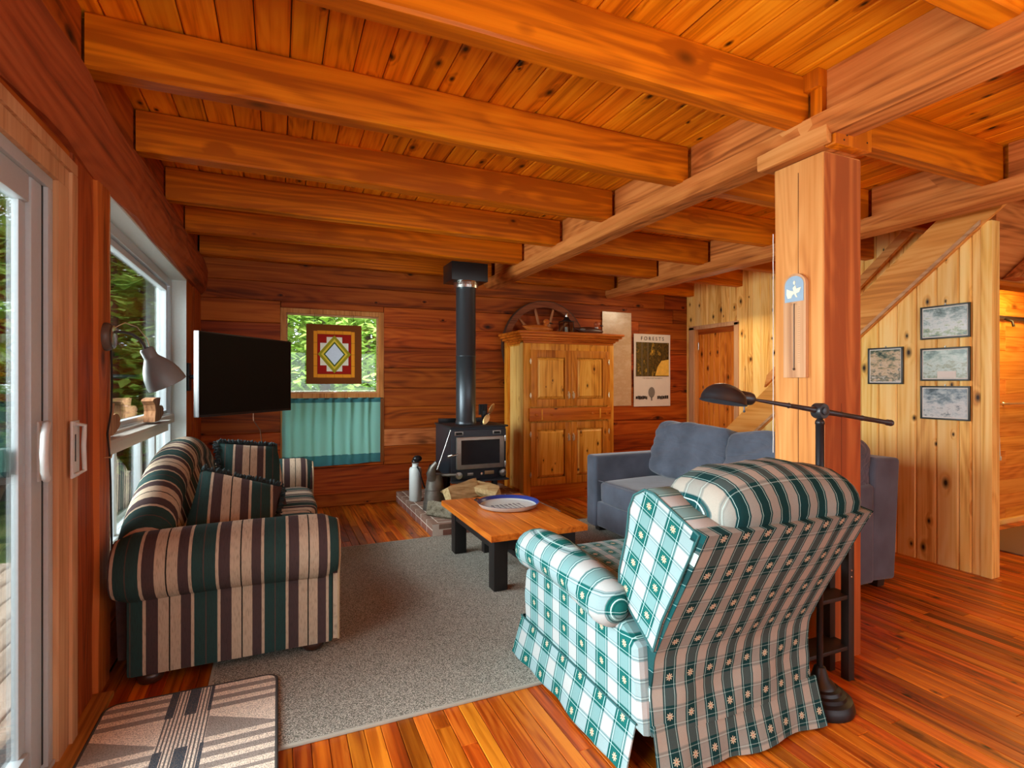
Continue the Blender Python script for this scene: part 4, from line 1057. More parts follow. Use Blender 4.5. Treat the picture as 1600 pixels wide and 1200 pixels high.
hd = G().tube([(X0 + .05, Y0 - .035, .655), (X0 + .04, Y0 - .07, .655), (X0 - .02, Y0 - .075, .645)], .008, 8)
sv.part('door_handle', hd, CHROME, dr)
sp_ = G().tube([(X0 - .06 + .004 * i, Y0 - .075, .640 + .0 * i + .001 * i) for i in range(12)], [.011 if i % 2 else .014 for i in range(12)], 8)
sv.part('handle_coil', sp_, CHROME, dr)
for z in (.53, .79):
    sv.part('hinge', G().lathe([(.009, -.03), (.012, 0), (.009, .03)], (X1 - .022, Y0 - .03, z), (0, 0, 1), 10), CHROME)
for xx in (X0 + .07, X1 - .11):
    sv.part('air_slot_frame', G().box(xx - .04, xx + .05, Y0 - .012, Y0, .83, .87, .003), NICKEL)
    sv.part('air_slot', G().box(xx - .028, xx + .036, Y0 - .016, Y0 - .011, .838, .862), SOOT)
for xx in (X0 + .065, X1 - .05):
    sv.part('draft_knob', G().lathe([(.012, 0), (.014, .012), (.036, .016), (.040, .03), (.034, .045), (.0, .052)], (xx, Y0, .445), (0, -1, 0), 20), NICKEL)
sv.part('badge', G().box(X0 + .165, X0 + .225, Y0 - .006, Y0, .432, .458, .002), NICKEL)
sv.part('badge', G().box(X0 + .345, X0 + .445, Y0 - .006, Y0, .432, .468, .002), plain('brass_plate', (150, 126, 92), .4, .6))
sv.part('damper_pull', G().lathe([(.005, 0), (.005, .03), (.012, .032), (.013, .045), (.0, .05)], (X0 + .30, Y0, .45), (0, -1, 0), 12), CHROME)
sv.part('pedestal', G().prism([(1.72, .12), (1.98, .12), (1.93, .39), (1.77, .39)], 'Y', 5.12, 5.42), BLACK)
for a in (X0 + .08, X1 - .12):
    for b in (Y0 + .06, Y1 - .10): sv.part('leg', G().box(a, a + .05, b, b + .05, .118, .40, .003), BLACK)
pp = Thing('stove_pipe', 'tall dark steel stovepipe running from the stove to the ceiling', 'pipe', (1.795, 5.3, .92))
pc = (1.795, 5.3)
pp.part('pipe_section', G().lathe([(.108, .922), (.108, .95), (.103, .955), (.103, 1.62), (.1055, 1.622), (.1055, 1.63), (.103, 1.632), (.103, 2.39)], pc + (0,), (0, 0, 1), 32), PIPE)
pp.part('collar', G().lathe([(.112, 2.33), (.128, 2.332), (.130, 2.36), (.126, 2.362), (.126, 2.385), (.130, 2.387), (.128, 2.40)], pc + (0,), (0, 0, 1), 32), CHROME)
pp.part('support_box', G().box(1.61, 2.0, 5.19, 5.50, 2.40, 2.588, .003), BLACK)
sf_ = Thing('stove_fan', 'small heat powered fan with brass blades on top of the stove', 'fan', (1.93, 5.14, .922))
sf_.part('fan_base', G().box(1.905, 1.965, 5.12, 5.17, .922, .95, .003).box(1.915, 1.955, 5.135, 5.155, .95, 1.06), BLACK)
fins = G()
for i in range(6): fins.box(1.885 + i * .016, 1.890 + i * .016, 5.13, 5.16, 1.02, 1.13)
sv_f = sf_.part('heat_fin', fins, BLACK); sv_f['kind'] = 'stuff'
for a in (62, 242):
    rot = Matrix.Rotation(R(a), 3, 'Y')
    c = Vector((1.975, 5.095, 1.03)) + Matrix.Rotation(R(-a), 3, 'Y') @ Vector((.062, 0, 0))
    sf_.part('fan_blade', G().ell(c, (.058, .005, .03), 16, 10, Matrix.Rotation(R(-a), 3, 'Y') @ Matrix.Rotation(R(24), 3, 'X')), plain('brass_blade', (206, 172, 112), .35, .8))
sf_.part('fan_hub', G().lathe([(.012, 0), (.014, .01), (.010, .04), (.0, .045)], (1.975, 5.13, 1.03), (0, -1, 0), 12), CHROME)

# ================================================================== ON THE HEARTH
HZ = .1165
wb = Thing('white_enamel_jug', 'slim white enamel jug with a black handle at the back left of the hearth', 'jug', (1.315, 5.52, HZ))
wb.part('jug_body', G().lathe([(.058, 0), (.064, .008), (.064, .325), (.058, .345), (.036, .352), (.032, .385), (.038, .39)], (1.315, 5.52, HZ), (0, 0, 1), 24), CERAM)
wb.part('jug_lid', G().lathe([(.04, .405), (.04, .42), (.02, .44), (.012, .45), (.014, .465), (0, .47)], (1.315, 5.52, HZ), (0, 0, 1), 18).ell((1.33, 5.50, HZ + .44), (.05, .04, .035), 12, 8), BLACK)
wb.part('jug_handle', G().tube([(1.32, 5.46, HZ + .36), (1.32, 5.40, HZ + .34), (1.34, 5.375, HZ + .26), (1.37, 5.38, HZ + .17), (1.40, 5.40, HZ + .13)], .009, 8), BLACK)
wc = Thing('watering_can', 'old galvanized steel pitcher with a wide spout at the front left of the hearth', 'pitcher', (1.40, 5.10, HZ))
wc.part('can_body', G().lathe([(.115, 0), (.118, .012), (.113, .03), (.098, .15), (.080, .27), (.070, .33), (.075, .34)], (1.40, 5.08, HZ), (0, 0, 1), 28), GALV)
wc.part('can_rib', G().lathe([(.108, .075), (.112, .08), (.108, .085)], (1.40, 5.08, HZ), (0, 0, 1), 28, False).lathe([(.092, .19), (.096, .195), (.092, .20)], (1.40, 5.08, HZ), (0, 0, 1), 28, False), GALV)
wc.part('can_spout', G().tube([(1.37, 5.05, HZ + .30), (1.352, 5.03, HZ + .36), (1.365, 5.01, HZ + .42), (1.40, 4.995, HZ + .465)], [.050, .042, .030, .024], 14), GALV)
wc.part('can_handle', G().tube([(1.44, 5.06, HZ + .33), (1.52, 5.0, HZ + .335), (1.60, 4.96, HZ + .34)], [.014, .016, .013], 10), GALV)
ck = Thing('coal_bucket', 'dark brown metal coal bucket behind the galvanized pitcher on the hearth', 'bucket', (1.50, 5.32, HZ))
ck.part('bucket_body', G().lathe([(.07, 0), (.075, .01), (.10, .22), (.115, .30), (.118, .305), (.112, .302), (.095, .22)], (1.50, 5.34, HZ), (0, 0, 1), 26), plain('rusty_brown', (92, 68, 52), .5, .6, .3, 20, .3))
ck.part('bucket_back', G().loft([[(1.50 + .115 * math.cos(a), 5.34 + .115 * math.sin(a), HZ + .30) for a in [math.pi * j / 12 for j in range(13)]], [(1.51 + .085 * math.cos(a), 5.37 + .085 * math.sin(a), HZ + .38) for a in [math.pi * j / 12 for j in range(13)]]], False, False), plain('rusty_brown_dark', (66, 50, 42), .6, .5, .3, 20, .3))
single('fire_poker', G().tube([(1.42, 5.06, HZ + .38), (1.46, 5.05, HZ + .50), (1.545, 5.02, HZ + .77)], [.010, .006, .005], 8), CHROME, 'long thin metal poker standing up out of the galvanized pitcher', 'poker', (1.42, 5.06, HZ + .3))
def firelog(label, c, L, r, rot, sd, bark=True):
    from mathutils import Euler
    M = Euler(rot).to_matrix(); c = Vector(c); t = Thing('firewood_log', label, 'log', tuple(c), 'firewood on the hearth')
    rl = random.Random(int(sd * 10)); m_ = 11
    # wedge section: a rounded bark back and two split faces meeting at a ridge
    sec = [(-.95, -.35), (-.7, -.72), (-.2, -.85), (.35, -.82), (.8, -.6), (1.0, -.2), (.72, .12), (.42, .5), (.08, .95), (-.28, .55), (-.66, .12)]
    def ring(x, k=1.0):
        out = []
        for j, (a, b) in enumerate(sec):
            q = .16 * noise.noise(Vector((x * 7 + sd, j * 1.7, sd))) + .07 * noise.noise(Vector((x * 30, j * 2.9, sd)))
            out.append(c + M @ Vector((x + .05 * r / .07 * noise.noise(Vector((j * .9, sd, 1 if x > 0 else 5))) * (1 if abs(x) > L * .47 else 0), a * r * (1 + q) * k, b * r * (1 + q) * k)))
        return out
    n = 12; g = G().loft([ring(-L / 2 + L * i / n, 1 - .10 * abs(i / n - .5)) for i in range(n + 1)], True, True, False)
    t.part('bark', g, BARK if bark else SPLIT)
    e = G(); rA = [p + M @ Vector((-.0015, 0, 0)) for p in ring(-L / 2, .93)]; rB = [p + M @ Vector((.0015, 0, 0)) for p in ring(L / 2, .93)]
    e.add(rA, [tuple(range(m_))]).add(rB, [tuple(range(m_))])
    t.part('cut_end', e, SPLIT)
    return t
firelog('grey barked split log at the front of the hearth beside the pitcher', (1.40, 4.73, HZ + .066), .34, .078, (R(20), 0, R(-52)), 1.0)
firelog('grey barked log on the hearth half hidden behind the coffee table corner', (1.70, 4.80, HZ + .075), .34, .080, (R(-30), 0, R(-30)), 4.0)
firelog('pale split log lying on top of the grey logs on the hearth', (1.60, 4.86, HZ + .20), .30, .105, (R(25), R(-8), R(12)), 7.0, False)
firelog('pale split log at the back right of the firewood, under the stove door', (1.84, 4.84, HZ + .19), .26, .095, (R(-38), R(10), R(-35)), 9.0, False)

# ================================================================== ARMOIRE
ar = Thing('pine_armoire', 'tall knotty pine armoire with panelled doors against the back wall', 'armoire', (3.13, 5.75, 0))
Ax0, Ax1, Ay0, Ay1 = 2.535, 3.745, 5.46, 5.985
ar.part('carcass', G().box(Ax0 + .02, Ax1 - .01, Ay0 + .02, Ay1, .0, 1.82), CABP['Z'])
ar.part('side_panel', G().box(Ax0 + .012, Ax0 + .02, Ay0 + .10, Ay1 - .12, .12, 1.78), wood('side_pine_lit_Z', (252, 216, 134), (246, 198, 108), (206, 146, 60), axis='Z', knots=.7, kscale=8, rough=.4, var=.04, scale=6, bmp=.1, ks=.8))  # paler pine: window light on this side put into the colour
sr = G().box(Ax0, Ax0 + .02, Ay0 + .02, Ay0 + .10, .0, 1.82, .003)
ar.part('side_stile', sr, MC['side_pine_lit_Z'])
sc_ = [(Ay1 - .12, 0)]
poly = [(Ay1, 0), (Ay1, 1.86)]
for i in range(0, 9):
    z = 1.86 - i * .2325; poly_ = None
sca = []
for i in range(33):
    z = 1.84 - 1.84 * i / 32; sca.append((Ay1 - .07 - .022 * abs(math.sin(i * math.pi / 8)) ** .6, z))
ar.part('scalloped_stile', G().prism([(Ay1, 1.84)] + sca + [(Ay1, 0)], 'X', Ax0 - .012, Ax0 + .018), CABP['Z'])
def cornice(g, k): pass
cor = G()
for d, z0, z1 in ((.0, 1.80, 1.83), (.018, 1.83, 1.85), (.045, 1.85, 1.878), (.075, 1.878, 1.905), (.095, 1.905, 1.935)):
    cor.box(Ax0 - d, Ax1 + d, Ay0 - d, Ay1, z0, z1, .006)
ar.part('cornice', cor, CABD['X'])
ar.part('face_frame', G().box(Ax0, Ax0 + .085, Ay0, Ay0 + .02, 0, 1.80, .002).box(Ax1 - .085, Ax1, Ay0, Ay0 + .02, 0, 1.80, .002).box(Ax0 + .085, Ax1 - .085, Ay0, Ay0 + .02, 1.72, 1.80, .002), CABP['Z'])
ar.part('plinth', G().box(Ax0 + .085, Ax1 - .085, Ay0 + .004, Ay0 + .02, 0, .17, .002), CABD['X'])
def cabdoor(x0, x1, z0, z1, hside):
    f = G()
    f.box(x0, x0 + .075, Ay0 - .018, Ay0, z0, z1, .003).box(x1 - .075, x1, Ay0 - .018, Ay0, z0, z1, .003)
    f.box(x0 + .075, x1 - .075, Ay0 - .018, Ay0, z1 - .085, z1, .003).box(x0 + .075, x1 - .075, Ay0 - .018, Ay0, z0, z0 + .085, .003)
    d = ar.part('door', f, wood('door_frame_pine_Z', (226, 150, 56), (206, 124, 34), (150, 78, 14), axis='Z', knots=.5, kscale=8, rough=.4, var=.05, scale=6, bmp=.1, ks=.8))
    px0_, px1_, pz0, pz1 = x0 + .075, x1 - .075, z0 + .085, z1 - .085
    g = G(); b = .035
    outer_ = [(px0_ + .004, Ay0 + .004, pz0 + .004), (px1_ - .004, Ay0 + .004, pz0 + .004), (px1_ - .004, Ay0 + .004, pz1 - .004), (px0_ + .004, Ay0 + .004, pz1 - .004)]
    inner_ = [(px0_ + b, Ay0 - .021, pz0 + b), (px1_ - b, Ay0 - .021, pz0 + b), (px1_ - b, Ay0 - .021, pz1 - b), (px0_ + b, Ay0 - .021, pz1 - b)]
    g.loft([outer_, inner_], True, True, False)
    ar.part('raised_panel', g, wood('panel_pine_Z', (248, 188, 84), (236, 164, 58), (180, 104, 24), axis='Z', knots=.5, flat='Y', kscale=9, rough=.4, var=.05, scale=6, bmp=.1, ks=.9, kdk=.25), d)
    kx = (x1 - .03 if hside > 0 else x0 + .03); kz = z0 + .13 if z0 > .9 else z1 - .18
    pl = G().lathe([(.016, -.0), (.016, .004)], (kx, Ay0 - .018, kz), (0, -1, 0), 10)
    pl.box(kx - .008, kx + .008, Ay0 - .021, Ay0 - .018, kz - .045, kz + .045, .002).tube([(kx, Ay0 - .02, kz + .03), (kx, Ay0 - .045, kz + .02), (kx, Ay0 - .045, kz - .03), (kx, Ay0 - .02, kz - .04)], .005, 6)
    ar.part('drop_pull', pl, plain('old_brass', (214, 190, 150), .35, .75), d)
    hx = x0 - .006 if hside > 0 else x1 + .006
    for kz in (z0 + .13, z1 - .13):
        ar.part('hinge', G().box(hx - .012, hx + .012, Ay0 - .022, Ay0 - .018, kz - .012, kz + .012).lathe([(.006, -.03), (.006, .03)], (hx, Ay0 - .022, kz), (0, 0, 1), 8), plain('old_brass', (214, 190, 150), .35, .75), d)
mx_ = (Ax0 + Ax1) / 2
cabdoor(Ax0 + .085, mx_ - .002, 1.075, 1.725, 1); cabdoor(mx_ + .002, Ax1 - .085, 1.075, 1.725, -1)
cabdoor(Ax0 + .085, mx_ - .002, .175, .895, 1); cabdoor(mx_ + .002, Ax1 - .085, .175, .895, -1)
dw = ar.part('drawer', G().box(Ax0 + .06, Ax1 - .06, Ay0 - .035, Ay0, .91, 1.06, .004), CABD['X'])
for kx in (Ax0 + .14, Ax0 + .33, Ax1 - .33, Ax1 - .13):
    ar.part('drawer_knob', G().lathe([(.008, 0), (.008, .012), (.018, .016), (.017, .028), (.0, .034)], (kx, Ay0 - .035, .985), (0, -1, 0), 12), CABD['X'], dw)
for kx in (Ax0 + .215, Ax1 - .215):
    ar.part('drawer_divider', G().box(kx - .008, kx + .008, Ay0 - .045, Ay0 - .034, .925, 1.045, .003), CABP['Z'], dw)

# ---- on top of the armoire
TZ = 1.936
wl = Thing('wagon_wheel', 'old wooden wagon wheel standing behind the top of the armoire', 'wheel', (3.09, 6.035, 1.8))
wc_ = Vector((3.09, 6.035, 1.80))
def torus_rect(r0, r1, y0, y1, n=56):
    rings = []
    for i in range(n + 1):
        a = 2 * math.pi * i / n; cs, sn = math.cos(a), math.sin(a)
        rings.append([(wc_.x + r * cs, y, wc_.z + r * sn) for r, y in ((r0, y0), (r1, y0), (r1, y1), (r0, y1))])
    return G().loft(rings, False, True, False)
wl.part('felloe', torus_rect(.50, .575, 6.0, 6.05), SPOKE['X'])
wl.part('iron_tyre', torus_rect(.575, .585, 5.997, 6.053), plain('rusty_iron', (84, 58, 44), .6, .6))
for i in range(12):
    a = R(15 + 30 * i); d = Vector((math.cos(a), 0, math.sin(a)))
    wl.part('spoke', G().tube([wc_ + d * .08, wc_ + d * .3, wc_ + d * .505], [.022, .019, .015], 8), wood('spoke_light_Z', (196, 130, 84), (170, 104, 62), (120, 66, 36), axis='Z', knots=0, var=.1))
wl.part('hub', G().lathe([(.06, -.06), (.085, -.03), (.09, 0), (.085, .03), (.06, .05)], (wc_.x, wc_.y - .02, wc_.z), (0, 1, 0), 20), SPOKE['X'])
def duck(label, x0, x1, y, m, flip, dark):
    t = Thing('duck_decoy', label, 'decoy', ((x0 + x1) / 2, y, TZ), None)
    rings = []; L = x1 - x0; n = 18
    for i in range(n + 1):
        t_ = i / n; u = t_ if not flip else 1 - t_
        x = x0 + L * t_
        # u = 0 tail tip, 1 breast
        r = .055 * math.sin(math.pi * min(1, (u * .92 + .06))) ** .6 * (1 if u > .25 else (.35 + .65 * u / .25))
        zc = TZ + .052 + (.03 * (1 - u / .25) if u < .25 else 0)
        rings.append([(x, y + r * 1.1 * math.cos(a), zc + r * .95 * math.sin(a)) for a in [2 * math.pi * j / 14 for j in range(14)]])
    t.part('body', G().loft(rings), m)
    hx = x1 - .10 if not flip else x0 + .10; s = 1 if not flip else -1
    t.part('head', G().tube([(hx, y, TZ + .085), (hx + .01 * s, y, TZ + .115)], [.028, .024], 10).ell((hx + .018 * s, y, TZ + .142), (.042, .030, .034), 14, 10), DUCKW if dark == 0 else plain('decoy_head_brown', (170, 84, 44), .4))
    t.part('bill', G().ell((hx + .075 * s, y, TZ + .128), (.036, .017, .008), 12, 8, Matrix.Rotation(R(12) * s, 3, 'Y')), plain('decoy_bill', (60, 44, 36), .4))
    if dark: 
        t.part('neck_ring', G().lathe([(.030, 0), (.032, .006), (.030, .012)], (hx, y, TZ + .088), (0, 0, 1), 14), CERAM)
        t.part('wing_patch', G().ell(((x0 + .10), y - .05, TZ + .065), (.04, .012, .014), 12, 8), GREYINK)
    return t
duck('carved light wood duck decoy on the left of the armoire top', 2.62, 3.02, 5.68, DUCKW, False, 0)
duck('dark brown duck decoy with a white neck ring on the right of the armoire top', 3.30, 3.72, 5.66, plain('decoy_dark', (76, 40, 26), .4, 0, 0, 14, .4), False, 1)
ln = Thing('lantern', 'small glass and black metal lantern between the two duck decoys', 'lantern', (3.20, 5.66, TZ))
lx, ly = 3.20, 5.66
ln.part('lantern_base', G().box(lx - .075, lx + .075, ly - .06, ly + .06, TZ, TZ + .012, .003), BLACK)
fr_ = G()
for a in (-.072, .066):
    for b in (-.057, .051): fr_.box(lx + a, lx + a + .006, ly + b, ly + b + .006, TZ + .012, TZ + .15)
fr_.box(lx - .075, lx + .075, ly - .06, ly + .06, TZ + .15, TZ + .158)
ln.part('lantern_frame', fr_, BLACK)
ln.part('lantern_glass', G().box(lx - .07, lx + .07, ly - .055, ly + .055, TZ + .013, TZ + .149), LGLASS)
ln.part('lantern_roof', G().lathe([(.07, .158), (.035, .185), (.032, .20), (.022, .21)], (lx, ly, TZ), (0, 0, 1), 4), BLACK)
ln.part('lantern_chimney', G().lathe([(.016, .205), (.016, .25), (.020, .255), (.0, .262)], (lx, ly, TZ), (0, 0, 1), 14), CHROME)
ln.part('candle', G().lathe([(.018, .012), (.018, .09), (.0, .092)], (lx, ly, TZ), (0, 0, 1), 14), PAPER)

# ================================================================== BACK WALL PICTURES
PY = WY - .022
def sheet(x0, x1, z0, z1, y=PY, curl=.006, n=8):
    g = G(); rings = []
    for i in range(n + 1):
        z = z0 + (z1 - z0) * i / n; d = curl * noise.noise(Vector((z * 4, x0, 0)))
        rings.append([(x0, y + d, z), ((x0 + x1) / 2, y + d * .4 - .001, z), (x1, y - d, z), (x1, y - d + .0012, z), ((x0 + x1) / 2, y + d * .4 + .0002, z), (x0, y + d + .0012, z)])
    return g.loft(rings, True, True, False)
single('wall_map', sheet(3.99, 4.46, 1.035, 2.31, PY + .0), landscape('old_map', 3.1, [(206, 180, 146), (210, 186, 154), (198, 168, 132), (208, 184, 152), (214, 194, 164)], .9), 'long faded tan map sheet on the back wall, right of the armoire', 'map', (4.2, PY, 1.7))
po = Thing('forest_poster', 'narrow forest poster headed FORESTS on the back wall, nearest the bedroom door', 'poster', (4.81, PY, 1.5))
po.part('sheet', sheet(4.50, 5.13, 1.02, 2.03, PY - .004, .004), PAPER)
po.part('forest_photo', G().box(4.535, 5.10, PY - .0105, PY - .0085, 1.44, 1.915), landscape('forest_photo_ink', 8.4, [(22, 24, 16), (44, 42, 22), (96, 74, 30), (36, 38, 22), (150, 118, 46), (224, 176, 60)], 3.0, False))
po.part('sunlit_patch', G().prism([(4.86, 1.45), (5.10, 1.45), (5.10, 1.68), (4.97, 1.66), (4.90, 1.57)], 'Y', PY - .0112, PY - .0105), plain('photo_yellow', (226, 180, 74), .6, 0, 0, 18, .3))
for a in (4.62, 4.72): po.part('photo_trunk', G().box(a, a + .025, PY - .0112, PY - .0105, 1.445, 1.91), plain('photo_trunk_brown', (92, 76, 44), .6))
gl = G()
gl.prism([(4.80 + .055 * math.cos(R(a)), 1.215 + .075 * math.sin(R(a))) for a in range(0, 360, 24)], 'Y', PY - .0105, PY - .0085).box(4.79, 4.81, PY - .0105, PY - .0085, 1.10, 1.15)
po.part('printed_tree', gl, GREYINK)
bl = G()
rp = random.Random(2)
for a0_, a1_ in ((4.53, 4.74), (4.90, 5.10)):
    x = a0_
    while x < a1_ - .015:
        w_ = rp.uniform(.014, .028); bl.box(x, min(x + w_, a1_), PY - .0105, PY - .0085, 1.115 + rp.uniform(0, .012), 1.16 + rp.uniform(0, .012)); x += w_ + .006
o = po.part('printed_scenes', bl, INK); o['kind'] = 'stuff'
def text(body, size, m, loc, rot, parent, name='lettering', space=1.0, loc0=(0, 0, 0)):
    c = bpy.data.curves.new(name, 'FONT'); c.body = body; c.size = size; c.extrude = .0004; c.space_character = space; c.align_x = 'CENTER'
    o = bpy.data.objects.new(name, c); col.objects.link(o); o.data.materials.append(m)
    o.location = Vector(loc) - Vector(loc0); o.rotation_euler = rot; o.parent = parent
    bpy.context.view_layer.update()
    me = bpy.data.meshes.new_from_object(o.evaluated_get(bpy.context.evaluated_depsgraph_get()))
    q = bpy.data.objects.new(name, me); col.objects.link(q); q.location = o.location; q.rotation_euler = rot; q.parent = parent
    me.materials.clear(); me.materials.append(m)
    bpy.data.objects.remove(o); return q
text('FORESTS', .072, INK, (4.815, PY - .0095, 1.945), (R(90), 0, 0), po.o, 'lettering', 1.55, po.loc)
text('THE FORESTS OF THE NORTH', .020, GREYINK, (4.815, PY - .0095, 1.405), (R(90), 0, 0), po.o, 'caption', 1.3, po.loc)

# ---- framed pictures on the stair wall
def picture(label, y0, y1, z0, z1, mat_, extra=None):
    t = Thing('framed_picture', label, 'picture', (SX - .01, (y0 + y1) / 2, (z0 + z1) / 2), 'framed pictures on the stair wall'); xf = SX - .004; w_ = .012
    t.part('frame', G().box(xf - .018, xf, y0, y0 + w_, z0, z1, .003).box(xf - .018, xf, y1 - w_, y1, z0, z1, .003).box(xf - .018, xf, y0 + w_, y1 - w_, z1 - w_, z1, .003).box(xf - .018, xf, y0 + w_, y1 - w_, z0, z0 + w_, .003), FRAMEB)
    t.part('mount', G().box(xf - .010, xf - .006, y0 + w_, y1 - w_, z0 + w_, z1 - w_), PAPER)
    t.part('print', G().box(xf - .012, xf - .010, y0 + .02, y1 - .02, z0 + .02, z1 - .02), mat_)
    t.part('hanging_tab', G().box(xf - .004, xf, (y0 + y1) / 2 - .004, (y0 + y1) / 2 + .004, z1, z1 + .012), NICKEL)
    if extra: t.part('white_cabin', G().box(xf - .0135, xf - .012, *extra), PAPER)
    return t
picture('framed winter lake picture, topmost in the right-hand column on the stair wall', 2.154, 2.474, 1.675, 1.922, landscape('print_lake', 1.2, [(70, 90, 88), (120, 142, 140), (176, 190, 188), (206, 212, 210), (140, 160, 120), (90, 108, 104)], 3.0))
picture('framed misty forest picture with a white patch, middle of the right-hand column', 2.154, 2.474, 1.364, 1.609, landscape('print_mist', 5.2, [(96, 120, 112), (150, 172, 160), (190, 204, 196), (130, 140, 110), (200, 208, 200)], 3.2), (2.24, 2.36, 1.385, 1.435))
picture('framed grey beach scene picture, lowest in the right-hand column', 2.154, 2.474, 1.077, 1.326, landscape('print_beach', 9.2, [(60, 76, 84), (120, 138, 146), (178, 188, 190), (208, 210, 206), (96, 112, 120)], 3.4))
picture('small nearly square framed picture of autumn foliage, nearest the timber post', 2.597, 2.869, 1.339, 1.634, landscape('print_autumn', 12.2, [(40, 58, 50), (110, 120, 96), (196, 170, 134), (214, 190, 160), (80, 92, 74), (206, 196, 180)], 4.0))

# ================================================================== THERMOMETER ON THE POST
th = Thing('wall_thermometer', 'wooden thermometer with a blue goose panel on the square post', 'thermometer', (2.37, 1.873, 1.63))
ya, yb_ = 1.812, 1.937; yc_ = (ya + yb_) / 2
arch = [(ya, 1.376), (yb_, 1.376), (yb_, 1.84)] + [(yc_ + (yb_ - yc_) * math.cos(R(a)), 1.84 + .055 * math.sin(R(a))) for a in range(15, 166, 15)] + [(ya, 1.84)]
th.part('back_board', G().prism(arch, 'X', 2.362, 2.383), CASING['Z'])
ar2 = [(ya + .01, 1.755), (yb_ - .01, 1.755), (yb_ - .01, 1.838)] + [(yc_ + (yb_ - yc_ - .01) * math.cos(R(a)), 1.838 + .045 * math.sin(R(a))) for a in range(15, 166, 15)] + [(ya + .01, 1.838)]
th.part('blue_panel', G().prism(ar2, 'X', 2.3595, 2.362), plain('goose_blue', (140, 168, 192), .5))
cream_ = plain('goose_cream', (236, 232, 206), .6)
def fp(pts): return [(yc_ - a, 1.80 + b) for a, b in pts]
th.part('goose', G().prism(fp([(-.040, .022), (-.020, .012), (-.006, .008), (.004, -.004), (-.010, -.012), (-.016, -.026), (-.034, -.026), (-.042, -.006)]), 'X', 2.3575, 2.3596), cream_)
th.part('goose', G().prism(fp([(-.006, .024), (.008, .036), (.014, .018), (.040, .022), (.030, .0), (.012, -.006), (.020, -.026), (.012, -.024), (.002, -.006)]), 'X', 2.3575, 2.3596), cream_)
th.part('goose_head', G().prism(fp([(-.004, .052), (.002, .060), (.008, .052), (.004, .038), (-.002, .042)]), 'X', 2.3575, 2.3596), cream_)
th.part('tube', G().tube([(2.359, yc_, 1.42), (2.359, yc_, 1.745)], .0022, 6), plain('thermo_dark', (70, 50, 36), .4))
th.part('bulb', G().ell((2.358, yc_, 1.418), (.006, .006, .006), 10, 8), plain('thermo_dark', (70, 50, 36), .4))
tk = G()
for i in range(26):
    z = 1.45 + i * .011
    for s in (-1, 1): tk.box(2.3605, 2.362, yc_ + s * .026 - (.008 if i % 2 else .012) / 2, yc_ + s * .026 + (.008 if i % 2 else .012) / 2, z, z + .0015)
o = th.part('scale_marks', tk, plain('scale_brown', (160, 120, 84), .7)); o['kind'] = 'stuff'
text('F   C', .014, plain('scale_brown', (160, 120, 84), .7), (2.3605, yc_, 1.738), (R(90), 0, R(-90)), th.o, 'lettering', 1.2, th.loc)

# ================================================================== FLOOR LAMP
fl = Thing('floor_lamp', 'dark bronze pharmacy floor lamp with a long horizontal arm beside the post', 'lamp', (2.125, 1.52, 0))
lx, ly = 2.08, 1.53
fl.part('base', G().lathe([(.125, 0), (.128, .012), (.124, .03), (.122, .034), (.118, .046), (.105, .050), (.098, .052), (.095, .066), (.080, .070), (.075, .082), (.060, .086), (.055, .098), (.034, .118), (.022, .16), (.017, .165)], (lx, ly, 0), (0, 0, 1), 40), LAMPBASE)
fl.part('pole', G().lathe([(.0125, .16), (.0125, .62), (.015, .622), (.015, .635), (.0155, .64), (.0155, .90), (.0185, .902), (.0185, .915), (.0165, .92), (.0165, 1.175), (.019, 1.178), (.017, 1.19), (.010, 1.20)], (lx, ly, 0), (0, 0, 1), 20), LAMPBASE)
jc = Vector((lx, ly, 1.232))
fl.part('joint', G().lathe([(.030, -.022), (.033, -.016), (.033, .016), (.030, .022)], jc, (0, 1, 0), 24).lathe([(.017, .0), (.017, -.028), (.008, -.030)], jc, (0, 1, 0), 16).lathe([(.014, -.03), (.018, -.02)], jc, (0, 0, 1), 16), GUN)
ax_ = Vector((-1, .06, .145)).normalized()
def arm(a, b, r): return (jc + ax_ * a, jc + ax_ * b, r)
prof = [(-.50, .012), (-.485, .014), (-.47, .0105), (-.30, .0105), (-.295, .0125), (-.285, .0105), (-.15, .0105), (-.145, .0125), (-.13, .011), (-.045, .013), (-.03, .010), (.03, .010), (.045, .014), (.055, .011), (.20, .0095), (.205, .012), (.21, .0095), (.36, .007), (.42, .005)]
fl.part('arm', G().lathe([(r, h * .85) for h, r in prof], jc, ax_, 16), GUN)
fl.part('arm_finial', G().ell(jc - ax_ * .432, (.0145, .0145, .0145), 14, 10), GUN)
sc0 = jc + ax_ * .352
fl.part('socket', G().lathe([(.008, 0), (.024, .02), (.026, .03), (.026, .075), (.02, .08)], sc0, ax_, 20), GUN)
shc = sc0 + ax_ * .160 + Vector((0, 0, -.012))
dome = []
dax = Vector((-.18, 0, -1)).normalized()
